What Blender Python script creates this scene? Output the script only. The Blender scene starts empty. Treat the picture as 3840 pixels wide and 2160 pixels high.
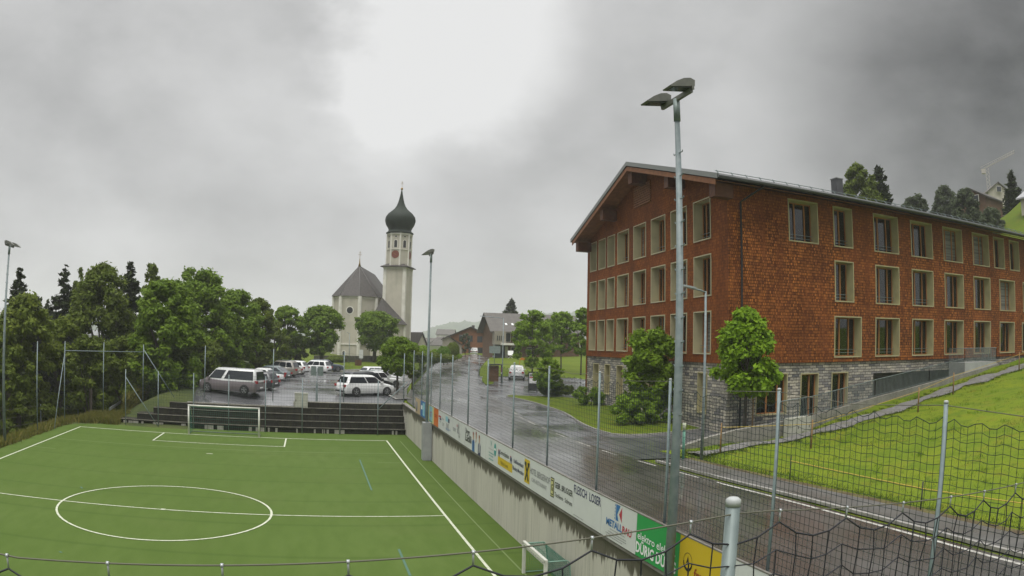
import bpy, bmesh, math, random
import numpy as np
from mathutils import Vector, Matrix

SC = bpy.context.scene
COL = SC.collection
R = math.radians

# ------------------------------------------------------------------ camera
# Axes of the place: x to the right across the pitch, y along the pitch away from the camera, z up.
YAW, PITCH, ROLL, CAM_Z = 0.28076, 0.07747, 0.02342, 7.015
LENS_F, LENS_K = 2680.56536, -0.02909          # r = F*(a + K*a^3), in pixels of the 3840 wide frame
cam = bpy.data.cameras.new("camera")
cam.type = 'PANO'                                # wide webcam lens with barrel distortion
cam.panorama_type = 'FISHEYE_LENS_POLYNOMIAL'
cam.sensor_fit = 'HORIZONTAL'
cam.sensor_width, cam.sensor_height = 36.0, 20.25
cam.fisheye_fov = R(170)
(cam.fisheye_polynomial_k0, cam.fisheye_polynomial_k1, cam.fisheye_polynomial_k2,
 cam.fisheye_polynomial_k3, cam.fisheye_polynomial_k4) = (
    0.0, -0.03977954332430705, -4.535466742067266e-06, -1.3382434865436462e-06, -2.0512326965156016e-08)
cam.clip_start, cam.clip_end = 0.05, 5000
cam_ob = bpy.data.objects.new("camera", cam)
COL.objects.link(cam_ob)
_cy, _sy = math.cos(YAW), math.sin(YAW)
def w2s(x, y, z): return Vector((x*_cy + y*_sy, -x*_sy + y*_cy, z))
_r = w2s(1, 0, 0); _f = w2s(0, math.cos(PITCH), math.sin(PITCH)); _u = w2s(0, -math.sin(PITCH), math.cos(PITCH))
_rt = _r*math.cos(ROLL) + _u*math.sin(ROLL); _up = -_r*math.sin(ROLL) + _u*math.cos(ROLL)
cam_ob.matrix_world = Matrix(((_rt.x, _up.x, -_f.x, 0), (_rt.y, _up.y, -_f.y, 0), (_rt.z, _up.z, -_f.z, CAM_Z), (0, 0, 0, 1)))
SC.camera = cam_ob

def look(u, v):
    """direction in the place seen at (u, v) of a 2576 wide copy of the photograph"""
    dx = (u*3840/2576 - 1920); dy = 1080 - v*3840/2576
    r = math.hypot(dx, dy) + 1e-9; a = r/LENS_F
    for _ in range(12): a -= (LENS_F*(a + LENS_K*a**3) - r)/(LENS_F*(1 + 3*LENS_K*a*a))
    return (_rt*(math.sin(a)*dx/r) + _up*(math.sin(a)*dy/r) + _f*math.cos(a)).normalized()
def at(u, v, dist):
    d = look(u, v); k = dist/math.hypot(d.x, d.y)
    return Vector((d.x*k, d.y*k, CAM_Z + d.z*k))

# ------------------------------------------------------------------ light
SUN_EL, SUN_AZ = R(66), R(212)
world = bpy.data.worlds.new("World"); SC.world = world; world.use_nodes = True
nt = world.node_tree; nt.nodes.clear()
def N(tree, typ, **kw):
    n = tree.nodes.new(typ)
    for k, v in kw.items(): setattr(n, k, v)
    return n
out = N(nt, 'ShaderNodeOutputWorld'); 
sky = N(nt, 'ShaderNodeTexSky'); sky.sky_type = 'NISHITA'; sky.sun_disc = False
sky.sun_elevation = SUN_EL; sky.sun_rotation = SUN_AZ
bg_sky = N(nt, 'ShaderNodeBackground'); bg_sky.inputs[1].default_value = 0.05
nt.links.new(sky.outputs[0], bg_sky.inputs[0])
tc = N(nt, 'ShaderNodeTexCoord')
mp = N(nt, 'ShaderNodeMapping'); mp.inputs['Scale'].default_value = (1, 1, 1.6)
nt.links.new(tc.outputs['Generated'], mp.inputs[0])
nz = N(nt, 'ShaderNodeTexNoise'); nz.inputs['Scale'].default_value = 3.1; nz.inputs['Detail'].default_value = 7; nz.inputs['Roughness'].default_value = 0.55
nt.links.new(mp.outputs[0], nz.inputs['Vector'])
sub = N(nt, 'ShaderNodeVectorMath', operation='SUBTRACT'); sub.inputs[1].default_value = (.5, .5, .5)
nt.links.new(nz.outputs['Color'], sub.inputs[0])
scl = N(nt, 'ShaderNodeVectorMath', operation='SCALE'); scl.inputs['Scale'].default_value = 0.30
nt.links.new(sub.outputs[0], scl.inputs[0])
wob = N(nt, 'ShaderNodeVectorMath', operation='ADD')
nt.links.new(tc.outputs['Generated'], wob.inputs[0]); nt.links.new(scl.outputs[0], wob.inputs[1])
nrm = N(nt, 'ShaderNodeVectorMath', operation='NORMALIZE'); nt.links.new(wob.outputs[0], nrm.inputs[0])
def lobe(direction, a0, a1, gain):
    """gain at the direction, 0 beyond a1 degrees, softened between, edge broken by the cloud noise"""
    d = N(nt, 'ShaderNodeVectorMath', operation='DOT_PRODUCT'); d.inputs[1].default_value = direction
    nt.links.new(nrm.outputs[0], d.inputs[0])
    m = N(nt, 'ShaderNodeMapRange', interpolation_type='SMOOTHSTEP')
    m.inputs['From Min'].default_value = math.cos(R(a1)); m.inputs['From Max'].default_value = math.cos(R(a0))
    m.inputs['To Min'].default_value = 0; m.inputs['To Max'].default_value = gain
    nt.links.new(d.outputs['Value'], m.inputs[0]); return m.outputs[0]
def madd(a, b, op='ADD'):
    n = N(nt, 'ShaderNodeMath', operation=op)
    for i, x in enumerate((a, b)):
        if isinstance(x, (int, float)): n.inputs[i].default_value = x
        else: nt.links.new(x, n.inputs[i])
    return n.outputs[0]
nf = N(nt, 'ShaderNodeMapRange'); nf.inputs['From Min'].default_value = .3; nf.inputs['From Max'].default_value = .7
nf.inputs['To Min'].default_value = .33; nf.inputs['To Max'].default_value = .52
nt.links.new(nz.outputs['Fac'], nf.inputs[0])
val = nf.outputs[0]
val = madd(val, lobe(look(1120, 10), 2, 13, .29))       # the bright break in the cloud
val = madd(val, lobe(look(1075, 270), 1, 8, .06))
val = madd(val, lobe(look(1100, -400), 4, 18, .16))
val = madd(val, lobe(look(720, 230), 3, 22, .05))
val = madd(val, lobe(look(2600, 340), 3, 25, -.30))     # dark bank over the right-hand slope
val = madd(val, lobe(look(300, 60), 4, 30, -.02))
val = madd(val, .65, 'MINIMUM')
val = madd(val, lobe((0, 0, 1), 10, 62, 1.5))            # overcast skies are brightest overhead
val = madd(val, .05, 'MAXIMUM')
comb = N(nt, 'ShaderNodeMixRGB', blend_type='MULTIPLY'); comb.inputs[0].default_value = 1; comb.inputs[1].default_value = (1.0, 1.0, 0.995, 1)
nt.links.new(val, comb.inputs[2])
bg = N(nt, 'ShaderNodeBackground'); nt.links.new(comb.outputs[0], bg.inputs[0]); bg.inputs[1].default_value = 1.0
mixs = N(nt, 'ShaderNodeMixShader'); mixs.inputs[0].default_value = .93
nt.links.new(bg_sky.outputs[0], mixs.inputs[1]); nt.links.new(bg.outputs[0], mixs.inputs[2])
nt.links.new(mixs.outputs[0], out.inputs['Surface'])

sun = bpy.data.lights.new("sun", 'SUN'); sun.energy = 1.5; sun.angle = R(34); sun.color = (1, .97, .92)
sun_ob = bpy.data.objects.new("sun", sun); COL.objects.link(sun_ob)
sd = Vector((math.sin(SUN_AZ)*math.cos(SUN_EL), math.cos(SUN_AZ)*math.cos(SUN_EL), math.sin(SUN_EL)))
sun_ob.rotation_euler = sd.to_track_quat('Z', 'Y').to_euler(); sun_ob.location = sd*60

SC.view_settings.view_transform = 'Standard'; SC.view_settings.look = 'None'
SC.view_settings.gamma = 1; SC.view_settings.exposure = 0.4; SC.view_settings.use_curve_mapping = False
SC.render.engine = 'CYCLES'
SC.cycles.use_denoising = True; SC.cycles.use_adaptive_sampling = False
try: SC.cycles.sampling_pattern = 'BLUE_NOISE'
except Exception: pass
SC.cycles.max_bounces = 6; SC.cycles.diffuse_bounces = 3; SC.cycles.glossy_bounces = 3; SC.cycles.transmission_bounces = 4
SC.cycles.volume_bounces = 2; SC.cycles.transparent_max_bounces = 8

# ------------------------------------------------------------------ materials
MATS = {}
def mat(name, col, rough=.7, col2=None, scale=3.0, detail=4, metal=0, spec=.5, bump=0, bscale=None, coat=0, stretch=None, lo=.35, hi=.65, trans=0, use_uv=False):
    """Principled material; col2 is mixed in by a noise of the given scale"""
    if name in MATS: return MATS[name]
    m = bpy.data.materials.new(name); m.use_nodes = True; t = m.node_tree
    b = t.nodes['Principled BSDF']
    b.inputs['Base Color'].default_value = (*col, 1); b.inputs['Roughness'].default_value = rough
    b.inputs['Metallic'].default_value = metal; b.inputs['Specular IOR Level'].default_value = spec
    if coat: b.inputs['Coat Weight'].default_value = coat; b.inputs['Coat Roughness'].default_value = .05
    if trans: b.inputs['Transmission Weight'].default_value = trans
    if col2 is not None or bump:
        c = N(t, 'ShaderNodeTexCoord'); src = c.outputs['UV' if use_uv else 'Object']
        if stretch:
            q = N(t, 'ShaderNodeMapping'); q.inputs['Scale'].default_value = stretch
            t.links.new(src, q.inputs[0]); src = q.outputs[0]
        n = N(t, 'ShaderNodeTexNoise'); n.inputs['Scale'].default_value = scale; n.inputs['Detail'].default_value = detail
        t.links.new(src, n.inputs['Vector'])
        if col2 is not None:
            r = N(t, 'ShaderNodeValToRGB'); r.color_ramp.elements[0].position = lo; r.color_ramp.elements[1].position = hi
            r.color_ramp.elements[0].color = (*col, 1); r.color_ramp.elements[1].color = (*col2, 1)
            t.links.new(n.outputs['Fac'], r.inputs[0]); t.links.new(r.outputs[0], b.inputs['Base Color'])
        if bump:
            n2 = n
            if bscale:
                n2 = N(t, 'ShaderNodeTexNoise'); n2.inputs['Scale'].default_value = bscale; n2.inputs['Detail'].default_value = 3
                t.links.new(src, n2.inputs['Vector'])
            bp = N(t, 'ShaderNodeBump'); bp.inputs['Strength'].default_value = bump; bp.inputs['Distance'].default_value = .03
            t.links.new(n2.outputs['Fac'], bp.inputs['Height']); t.links.new(bp.outputs[0], b.inputs['Normal'])
    MATS[name] = m; return m

def noise_into(m, sock, scale, v0, v1, lo=.35, hi=.65, stretch=None, detail=3):
    t = m.node_tree; b = t.nodes['Principled BSDF']
    c = N(t, 'ShaderNodeTexCoord'); src = c.outputs['Object']
    if stretch:
        q = N(t, 'ShaderNodeMapping'); q.inputs['Scale'].default_value = stretch; t.links.new(src, q.inputs[0]); src = q.outputs[0]
    n = N(t, 'ShaderNodeTexNoise'); n.inputs['Scale'].default_value = scale; n.inputs['Detail'].default_value = detail
    t.links.new(src, n.inputs['Vector'])
    r = N(t, 'ShaderNodeMapRange'); r.inputs['From Min'].default_value = lo; r.inputs['From Max'].default_value = hi
    r.inputs['To Min'].default_value = v0; r.inputs['To Max'].default_value = v1
    t.links.new(n.outputs['Fac'], r.inputs[0]); t.links.new(r.outputs[0], b.inputs[sock])

def multi_noise(name, layers, rough=.8, spec=.3, bump=0, bscale=20):
    """colour from several noise layers: [(colour)], then (scale, lo, hi, colour, strength, stretch)"""
    m = bpy.data.materials.new(name); m.use_nodes = True; t = m.node_tree; b = t.nodes['Principled BSDF']
    b.inputs['Roughness'].default_value = rough; b.inputs['Specular IOR Level'].default_value = spec
    c = N(t, 'ShaderNodeTexCoord'); cur = None
    for L in layers:
        if cur is None:
            rgb = N(t, 'ShaderNodeRGB'); rgb.outputs[0].default_value = (*L, 1); cur = rgb.outputs[0]; continue
        scale, lo, hi, colr, strength, stretch = L
        q = N(t, 'ShaderNodeMapping'); q.inputs['Scale'].default_value = stretch or (1, 1, 1)
        q.inputs['Location'].default_value = (len(t.nodes)*1.7, len(t.nodes)*.9, .3)
        t.links.new(c.outputs['Object'], q.inputs[0])
        n = N(t, 'ShaderNodeTexNoise'); n.inputs['Scale'].default_value = scale; n.inputs['Detail'].default_value = 5
        t.links.new(q.outputs[0], n.inputs['Vector'])
        r = N(t, 'ShaderNodeMapRange'); r.inputs['From Min'].default_value = lo; r.inputs['From Max'].default_value = hi; r.inputs['To Max'].default_value = strength
        t.links.new(n.outputs['Fac'], r.inputs[0])
        x = N(t, 'ShaderNodeMixRGB'); x.inputs[2].default_value = (*colr, 1)
        t.links.new(r.outputs[0], x.inputs[0]); t.links.new(cur, x.inputs[1]); cur = x.outputs[0]
    t.links.new(cur, b.inputs['Base Color'])
    if bump:
        n = N(t, 'ShaderNodeTexNoise'); n.inputs['Scale'].default_value = bscale; n.inputs['Detail'].default_value = 4
        t.links.new(c.outputs['Object'], n.inputs['Vector'])
        bp = N(t, 'ShaderNodeBump'); bp.inputs['Strength'].default_value = bump; bp.inputs['Distance'].default_value = .05
        t.links.new(n.outputs['Fac'], bp.inputs['Height']); t.links.new(bp.outputs[0], b.inputs['Normal'])
    MATS[name] = m; return m

# ------------------------------------------------------------------ mesh builder
def tag(o, label=None, cat=None, group=None, kind=None):
    for k, v in (('label', label), ('category', cat), ('group', group), ('kind', kind)):
        if v: o[k] = v
    return o
def thing(name, label, cat, loc=(0, 0, 0), rz=0, group=None):
    o = bpy.data.objects.new(name, None); COL.objects.link(o)
    o.location = loc; o.rotation_euler = (0, 0, rz); o.empty_display_size = .2
    return tag(o, label, cat, group)
def root_of(o):
    while o.parent is not None: o = o.parent
    return o
def copy_tree(o, parent=None):
    c = o.copy(); COL.objects.link(c); c.parent = parent
    for ch in list(o.children): copy_tree(ch, c)
    return c

class MB:
    def __init__(s): s.v = []; s.f = []; s.m = []; s.uv = []; s.has_uv = False; s.sm = []
    def face(s, pts, mi=0, uv=None, smooth=False):
        i = len(s.v); s.v.extend([tuple(p) for p in pts]); s.f.append(tuple(range(i, i+len(pts)))); s.m.append(mi); s.sm.append(smooth)
        if uv is not None: s.has_uv = True; s.uv.append(uv)
        else: s.uv.append([(0, 0)]*len(pts))
        return s
    def obox(s, c, ax, ay, az, mi=0):
        c, ax, ay, az = Vector(c), Vector(ax), Vector(ay), Vector(az)
        p = [c + ax*i + ay*j + az*k for k in (-1, 1) for j in (-1, 1) for i in (-1, 1)]
        flip = ax.cross(ay).dot(az) < 0
        for q in ((0, 2, 3, 1), (4, 5, 7, 6), (0, 1, 5, 4), (1, 3, 7, 5), (3, 2, 6, 7), (2, 0, 4, 6)):
            s.face([p[a] for a in (q[::-1] if flip else q)], mi)
        return s
    def box(s, x0, x1, y0, y1, z0, z1, mi=0):
        return s.obox(((x0+x1)/2, (y0+y1)/2, (z0+z1)/2), ((x1-x0)/2, 0, 0), (0, (y1-y0)/2, 0), (0, 0, (z1-z0)/2), mi)
    def bar(s, a, b, w, h, mi=0, up=(0, 0, 1)):
        a, b = Vector(a), Vector(b); d = b-a; L = d.length; d.normalize(); up = Vector(up)
        if abs(d.dot(up)) > .98: up = Vector((1, 0, 0))
        x = d.cross(up).normalized(); y = x.cross(d)
        return s.obox((a+b)/2, d*(L/2), x*(w/2), y*(h/2), mi)
    def tube(s, pts, rad, n=8, mi=0, caps=True, smooth=True):
        pts = [Vector(p) for p in pts]; rs = rad if isinstance(rad, (list, tuple)) else [rad]*len(pts)
        rings = []; ref = None
        for i, p in enumerate(pts):
            d = (pts[min(i+1, len(pts)-1)] - pts[max(i-1, 0)]).normalized()
            if ref is None: ref = Vector((1, 0, 0)) if abs(d.x) < .9 else Vector((0, 1, 0))
            x = (ref - d*ref.dot(d)).normalized(); y = d.cross(x); ref = x
            i0 = len(s.v); s.v.extend([tuple(p + (x*math.cos(2*math.pi*k/n) + y*math.sin(2*math.pi*k/n))*rs[i]) for k in range(n)]); rings.append(i0)
        def add(f, sm): s.f.append(f); s.m.append(mi); s.sm.append(sm); s.uv.append([(0, 0)]*len(f))
        for a, b in zip(rings, rings[1:]):
            for k in range(n): add((a+k, a+(k+1) % n, b+(k+1) % n, b+k), smooth)
        if caps:
            add(tuple(rings[0]+k for k in range(n))[::-1], False); add(tuple(rings[-1]+k for k in range(n)), False)
        return s
    def lathe(s, prof, n=16, c=(0, 0, 0), mi=0, smooth=True, phase=0):
        rings = []
        for r, z in prof:
            i0 = len(s.v); rings.append(i0)
            s.v.extend([(c[0]+r*math.cos(2*math.pi*k/n+phase), c[1]+r*math.sin(2*math.pi*k/n+phase), c[2]+z) for k in range(n)])
        for a, b in zip(rings, rings[1:]):
            for k in range(n):
                f = (a+k, a+(k+1) % n, b+(k+1) % n, b+k); s.f.append(f); s.m.append(mi); s.sm.append(smooth); s.uv.append([(0, 0)]*4)
        for i0, fl in ((rings[0], True), (rings[-1], False)):
            f = tuple(i0+k for k in range(n)); s.f.append(f[::-1] if fl else f); s.m.append(mi); s.sm.append(False); s.uv.append([(0, 0)]*n)
        return s
    def prism(s, poly, off, mi=0):
        """poly: 3-D loop, extruded by off"""
        P = [Vector(p) for p in poly]; off = Vector(off); Q = [p+off for p in P]
        nrm = Vector((0, 0, 0))
        for i in range(len(P)): nrm += P[i].cross(P[(i+1) % len(P)])
        fl = nrm.dot(off) > 0
        s.face(P[::-1] if fl else P, mi); s.face(Q if fl else Q[::-1], mi)
        for i in range(len(P)):
            j = (i+1) % len(P); q = [P[i], P[j], Q[j], Q[i]]
            s.face(q if fl else q[::-1], mi)
        return s
    def grid(s, rows, mi=0, smooth=True, uv=None):
        nr, nc = len(rows), len(rows[0]); i0 = len(s.v)
        for r in rows: s.v.extend([tuple(p) for p in r])
        for i in range(nr-1):
            for j in range(nc-1):
                a = i0+i*nc+j; s.f.append((a, a+1, a+nc+1, a+nc)); s.m.append(mi); s.sm.append(smooth); s.uv.append([(0, 0)]*4)
        return s
    def text(s, body, o, xd, zd, h=None, w=None, mi=0, bold=0.0, align='LEFT', shear=0):
        """lettering: o lower left corner, xd/zd unit vectors; height h of capitals, squeezed to width w"""
        o, xd, zd = Vector(o), Vector(xd), Vector(zd)
        cu = bpy.data.curves.new("lettering", 'FONT'); cu.body = body; cu.size = 1; cu.offset = bold; cu.shear = shear; cu.resolution_u = 2
        ob = bpy.data.objects.new("lettering", cu); me = bpy.data.meshes.new_from_object(ob)
        P = [v.co.copy() for v in me.vertices]
        if P:
            x0 = min(p.x for p in P); x1 = max(p.x for p in P); y0 = min(p.y for p in P); y1 = max(p.y for p in P)
            kz = h/.69 if h else w/(x1-x0); kx = w/(x1-x0) if w else kz
            sx = 0 if align == 'LEFT' else -(x1-x0)*kx/2
            i0 = len(s.v); s.v.extend([tuple(o + xd*((p.x-x0)*kx+sx) + zd*(p.y*kz)) for p in P])
            for pl in me.polygons:
                s.f.append(tuple(i0+i for i in pl.vertices)); s.m.append(mi); s.sm.append(False); s.uv.append([(0, 0)]*len(pl.vertices))
        bpy.data.objects.remove(ob); bpy.data.curves.remove(cu); bpy.data.meshes.remove(me)
        return s
    def build(s, name, mats, parent=None, world=False, smooth=None):
        if not isinstance(mats, (list, tuple)): mats = [mats]
        V = s.v
        if world and parent is not None:
            r = root_of(parent); M = (Matrix.Translation(r.location) @ r.rotation_euler.to_matrix().to_4x4()).inverted()
            V = [tuple(M @ Vector(p)) for p in V]
        me = bpy.data.meshes.new(name); me.from_pydata(V, [], s.f)
        for m in mats: me.materials.append(m)
        me.polygons.foreach_set('material_index', s.m)
        me.polygons.foreach_set('use_smooth', [bool(x) if smooth is None else smooth for x in s.sm])
        if s.has_uv:
            ul = me.uv_layers.new(name='UVMap'); flat = [c for u in s.uv for p in u for c in p]
            ul.data.foreach_set('uv', flat)
        me.update()
        o = bpy.data.objects.new(name, me); COL.objects.link(o)
        if parent is not None: o.parent = parent
        return o

def sheet(name, poly, zf, off, m, step=3.0, kind='structure', edge_drop=0):
    """flat ground sheet over a polygon in plan, draped on zf(x, y)+off"""
    bm = bmesh.new(); vs = [bm.verts.new((p[0], p[1], 0)) for p in poly]; bm.faces.new(vs)
    bmesh.ops.triangulate(bm, faces=bm.faces[:])
    for ax in (0, 1):
        lo = min(p[ax] for p in poly); hi = max(p[ax] for p in poly)
        x = math.floor(lo/step)*step + step
        while x < hi:
            co = [0, 0, 0]; no = [0, 0, 0]; co[ax] = x; no[ax] = 1
            bmesh.ops.bisect_plane(bm, geom=bm.verts[:]+bm.edges[:]+bm.faces[:], plane_co=co, plane_no=no); x += step
    for v in bm.verts: v.co.z = zf(v.co.x, v.co.y)+off
    bmesh.ops.recalc_face_normals(bm, faces=bm.faces[:])
    for f in bm.faces:
        if f.normal.z < 0: f.normal_flip()
        f.smooth = True
    me = bpy.data.meshes.new(name); bm.to_mesh(me); bm.free(); me.materials.append(m)
    o = bpy.data.objects.new(name, me); COL.objects.link(o); o['kind'] = kind; return o

def ribbon(mb, line, w0, w1, zf, off, mi=0):
    """strip along a plan polyline between offsets w0..w1 to its right"""
    L = [Vector((p[0], p[1])) for p in line]; a = []; b = []
    for i, p in enumerate(L):
        d = (L[min(i+1, len(L)-1)]-L[max(i-1, 0)]).normalized(); n = Vector((d.y, -d.x))
        q0, q1 = p+n*w0, p+n*w1
        a.append((q0.x, q0.y, zf(q0.x, q0.y)+off)); b.append((q1.x, q1.y, zf(q1.x, q1.y)+off))
    mb.grid([b, a], mi)
def dense(line, step=2.0):
    o = []
    for (x0, y0), (x1, y1) in zip(line, line[1:]):
        n = max(1, int(math.hypot(x1-x0, y1-y0)/step))
        o += [(x0+(x1-x0)*i/n, y0+(y1-y0)*i/n) for i in range(n)]
    return o+[line[-1]]
def smooth_line(line, it=2):
    for _ in range(it):
        o = [line[0]]
        for (x0, y0), (x1, y1) in zip(line, line[1:]): o += [(x0*.75+x1*.25, y0*.75+y1*.25), (x0*.25+x1*.75, y0*.25+y1*.75)]
        line = o+[line[-1]]
    return line

# ------------------------------------------------------------------ lie of the land
def sm(x, a, b):
    x = min(1, max(0, (x-a)/(b-a))); return x*x*(3-2*x)
def zroad(x, y): return 2.28 + max(0, min(y, 165)-58)*.0195 + max(0, min(y, 260)-165)*.006
def zpark(x, y):
    z = 2.08 + .34*sm(y, 54.4, 58) + .08*sm(y, 58, 64)
    if x < -1: z -= .4*(1-sm(y, 54.4, 56.0))*sm(-x, 1.0, 1.3)
    return z + .75*sm(y, 96, 113)
def zmeadow(x, y):
    d = max(0, x-(16.3+6.2*sm(y, 12, 30)))
    return 2.26 + .125*d*(1-math.exp(-d/3)) if d > 0 else 2.26
RAMP = [(16.3, 28.4, 2.42), (18.1, 28.95, 2.69), (19.9, 29.2, 2.93), (23.3, 29.95, 3.1), (26.1, 30.65, 3.22), (32, 31.35, 3.95), (38, 31.85, 4.6), (47.5, 32.45, 5.62)]
def yramp(x): return float(np.interp(x, [p[0] for p in RAMP]+[76], [p[1] for p in RAMP]+[34.2]))
def zland(x, y):
    if x < 7.3 and y < 54.3:
        z = 0 if x > -18 else (-.5*max(0, -18.6-x) if x > -36 else -8.7-.02*(-36-x))
        if y > 51 and x < -9: z += (2.3*sm(y, 51, 59))*sm(x, -20, -11)
        z -= .9*sm(y, 50, 60)*sm(-x, 17, 19)
        return max(z, -12)
    if x < 7.3:
        z = zpark(x, y) if x > -10.5 else zpark(-10.5, y) - .5*max(0, -11.5-x)
        if y < 60 and x < -9: z = min(z, .0+2.3*sm(y, 51, 59)*sm(x, -20, -11) - .5*max(0, -18.6-x))
        z = max(z, -12)
        return z + (zroad(x, y)-zpark(0, y))*sm(y, 110, 130)
    a = zroad(x, y)
    if y > 54.3 and x < 9.2: a = zpark(x, y)*(1-sm(x, 7.3, 9.2)) + a*sm(x, 7.3, 9.2)
    if x > 30 and y > 60: a += .05*max(0, x-36)*sm(y, 60, 90)*.6
    return a
# ------------------------------------------------------------------ ground surfaces
def gnd(u, v, z=0):
    d = look(u, v); k = (z-CAM_Z)/d.z; return Vector((d.x*k, d.y*k, z))

M_GRASS = multi_noise('lawn grass', [(.085, .125, .008), (.25, .42, .62, (.11, .15, .010), 1, None), (1.2, .5, .7, (.14, .125, .018), .6, None), (9, .45, .7, (.05, .085, .007), .7, None)], rough=.8, spec=.08, bump=.5, bscale=14)
M_MEADOW = multi_noise('meadow grass', [(.120, .168, .012), (.3, .42, .62, (.150, .190, .013), 1, None), (.9, .54, .7, (.16, .14, .018), .6, None), (.55, .52, .64, (.090, .142, .010), .8, None), (2.2, .56, .66, (.06, .10, .008), .7, (1, 1, 1)), (14, .45, .7, (.085, .125, .009), .6, None)], rough=.8, spec=.08, bump=.7, bscale=18)
M_TURF = multi_noise('artificial turf', [(0.074, 0.117, 0.023), (.12, .4, .65, (0.087, 0.130, 0.030), 1, None), (2.2, .4, .65, (0.067, 0.107, 0.020), .8, (1, .3, 1)), (30, .42, .62, (0.058, 0.099, 0.016), .6, None)], rough=.7, spec=.07, bump=.25, bscale=60)
def turf_extra(m):
    t = m.node_tree; b = t.nodes['Principled BSDF']; prev = b.inputs['Base Color'].links[0].from_socket; c = N(t, 'ShaderNodeTexCoord'); sp = N(t, 'ShaderNodeSeparateXYZ'); t.links.new(c.outputs['Object'], sp.inputs[0])
    w = N(t, 'ShaderNodeTexWave', wave_type='BANDS', bands_direction='Y'); w.inputs['Scale'].default_value = .078; w.inputs['Distortion'].default_value = .15; w.inputs['Detail'].default_value = 1; t.links.new(c.outputs['Object'], w.inputs['Vector'])
    r = N(t, 'ShaderNodeMapRange'); r.inputs['From Min'].default_value = .985; r.inputs['From Max'].default_value = 1.0; r.inputs['To Max'].default_value = .30; t.links.new(w.outputs['Fac'], r.inputs[0])
    x = N(t, 'ShaderNodeMixRGB'); x.inputs[2].default_value = (.030, .062, .008, 1); t.links.new(r.outputs[0], x.inputs[0]); t.links.new(prev, x.inputs[1])
    n = N(t, 'ShaderNodeTexNoise'); n.inputs['Scale'].default_value = .22; n.inputs['Detail'].default_value = 6; n.inputs['Roughness'].default_value = .65; t.links.new(c.outputs['Object'], n.inputs['Vector'])
    r2 = N(t, 'ShaderNodeMapRange'); r2.inputs['From Min'].default_value = .52; r2.inputs['From Max'].default_value = .68; r2.inputs['To Max'].default_value = .35; t.links.new(n.outputs['Fac'], r2.inputs[0])
    y = N(t, 'ShaderNodeMixRGB'); y.inputs[2].default_value = (.085, .115, .03, 1); t.links.new(r2.outputs[0], y.inputs[0]); t.links.new(x.outputs[0], y.inputs[1]); t.links.new(y.outputs[0], b.inputs['Base Color'])
turf_extra(M_TURF)
M_LINE = mat('white line paint', (.52, .53, .43), .7, (.30, .36, .20), 9, lo=.42, hi=.72)
M_BLUE = mat('blue turf line', (.055, .125, .085), .8)
M_FAINT = mat('worn yellow turf line', (.11, .16, .045), .7)
def wet(name, c1, c2, r0, r1, scale, stretch=None, spec=.5):
    m = multi_noise(name, [c1, (scale*3, .4, .65, c2, 1, stretch), (40, .35, .7, tuple(x*.7 for x in c1), .5, None)], spec=spec, bump=.012, bscale=9)
    noise_into(m, 'Roughness', scale, r0, r1, .38, .62, stretch); return m
M_ROAD = wet('wet road asphalt', (.056, .053, .048), (.080, .076, .069), .20, .36, .6, (1, .35, 1), .8)
for m_ in (M_ROAD,):
    m_.node_tree.nodes['Principled BSDF'].inputs['IOR'].default_value = 2.0
    noise_into(m_, 'Coat Roughness', .5, .05, .27, .40, .58, (1, .3, 1), 4); noise_into(m_, 'Coat Weight', .45, .45, 1.0, .40, .60, (1, .3, 1), 4)
M_PARK = wet('wet parking asphalt', (.095, .097, .102), (.13, .132, .137), .10, .36, .3, (.5, 1, 1), 1.0)
M_PARK.node_tree.nodes['Principled BSDF'].inputs['IOR'].default_value = 1.9
M_PAVE = wet('wet pavement asphalt', (.09, .088, .082), (.12, .115, .105), .25, .55, .5)
M_KERB = mat('kerb stone', (.30, .29, .27), .6, (.22, .21, .19), 5)
M_GRAVEL = multi_noise('gravel track', [(.135, .13, .125), (5, .4, .65, (.19, .185, .175), 1, None), (1.3, .5, .7, (.10, .10, .05), .6, None)], rough=.9, bump=.5, bscale=30)
M_EARTH = multi_noise('earth', [(.075, .055, .03), (2, .4, .65, (.11, .10, .03), 1, None)], rough=.9, bump=.4)
M_WOODS = multi_noise('woodland floor', [(.035, .05, .012), (.4, .4, .6, (.06, .075, .018), 1, None)], rough=.9, bump=.6, bscale=4)

# broad terrain, with its steps hidden inside the walls
xs = sorted(set([-1500, -700, -450, -300, -200, -140, -100, -80, -64, -52, -44] + list(range(-40, -20, 2)) + [-19.2, -18.6, -18.05, -17.99, -15, -12.5, -11.5, -10.5, -9.2, -8.5, -5, -1.35, -1.0, 3, 7.28, 7.33, 8, 9.2, 12, 16, 20, 25, 30, 36, 44, 55, 70, 90, 120, 160, 220, 300, 450, 700, 1500]))
ys = sorted(set([-60, -30, -10, 0, 10, 20, 30, 40, 46, 48, 50] + [51, 52, 53, 54, 54.28, 54.32, 55, 56, 57, 58, 59, 60, 62, 64, 68, 72, 76, 80, 85, 90, 95, 100, 105, 110, 115, 120, 126, 132, 140, 150, 165, 190, 220, 260, 320, 400, 520, 700, 1500]))
mb = MB(); mb.grid([[(x, y, zland(x, y)-.06-(.4 if (54.3 < y < 95 and -8.8 < x < 7.31 and not (y > 80 and x < -5)) else 0)) for x in xs] for y in ys])
mb.m = [1 if np.mean([mb.v[i][0] for i in f]) < -8.7 or np.mean([mb.v[i][1] for i in f]) > 190 else 0 for f in mb.f]
ground = mb.build('ground', [M_GRASS, M_WOODS]); ground['kind'] = 'structure'

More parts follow.
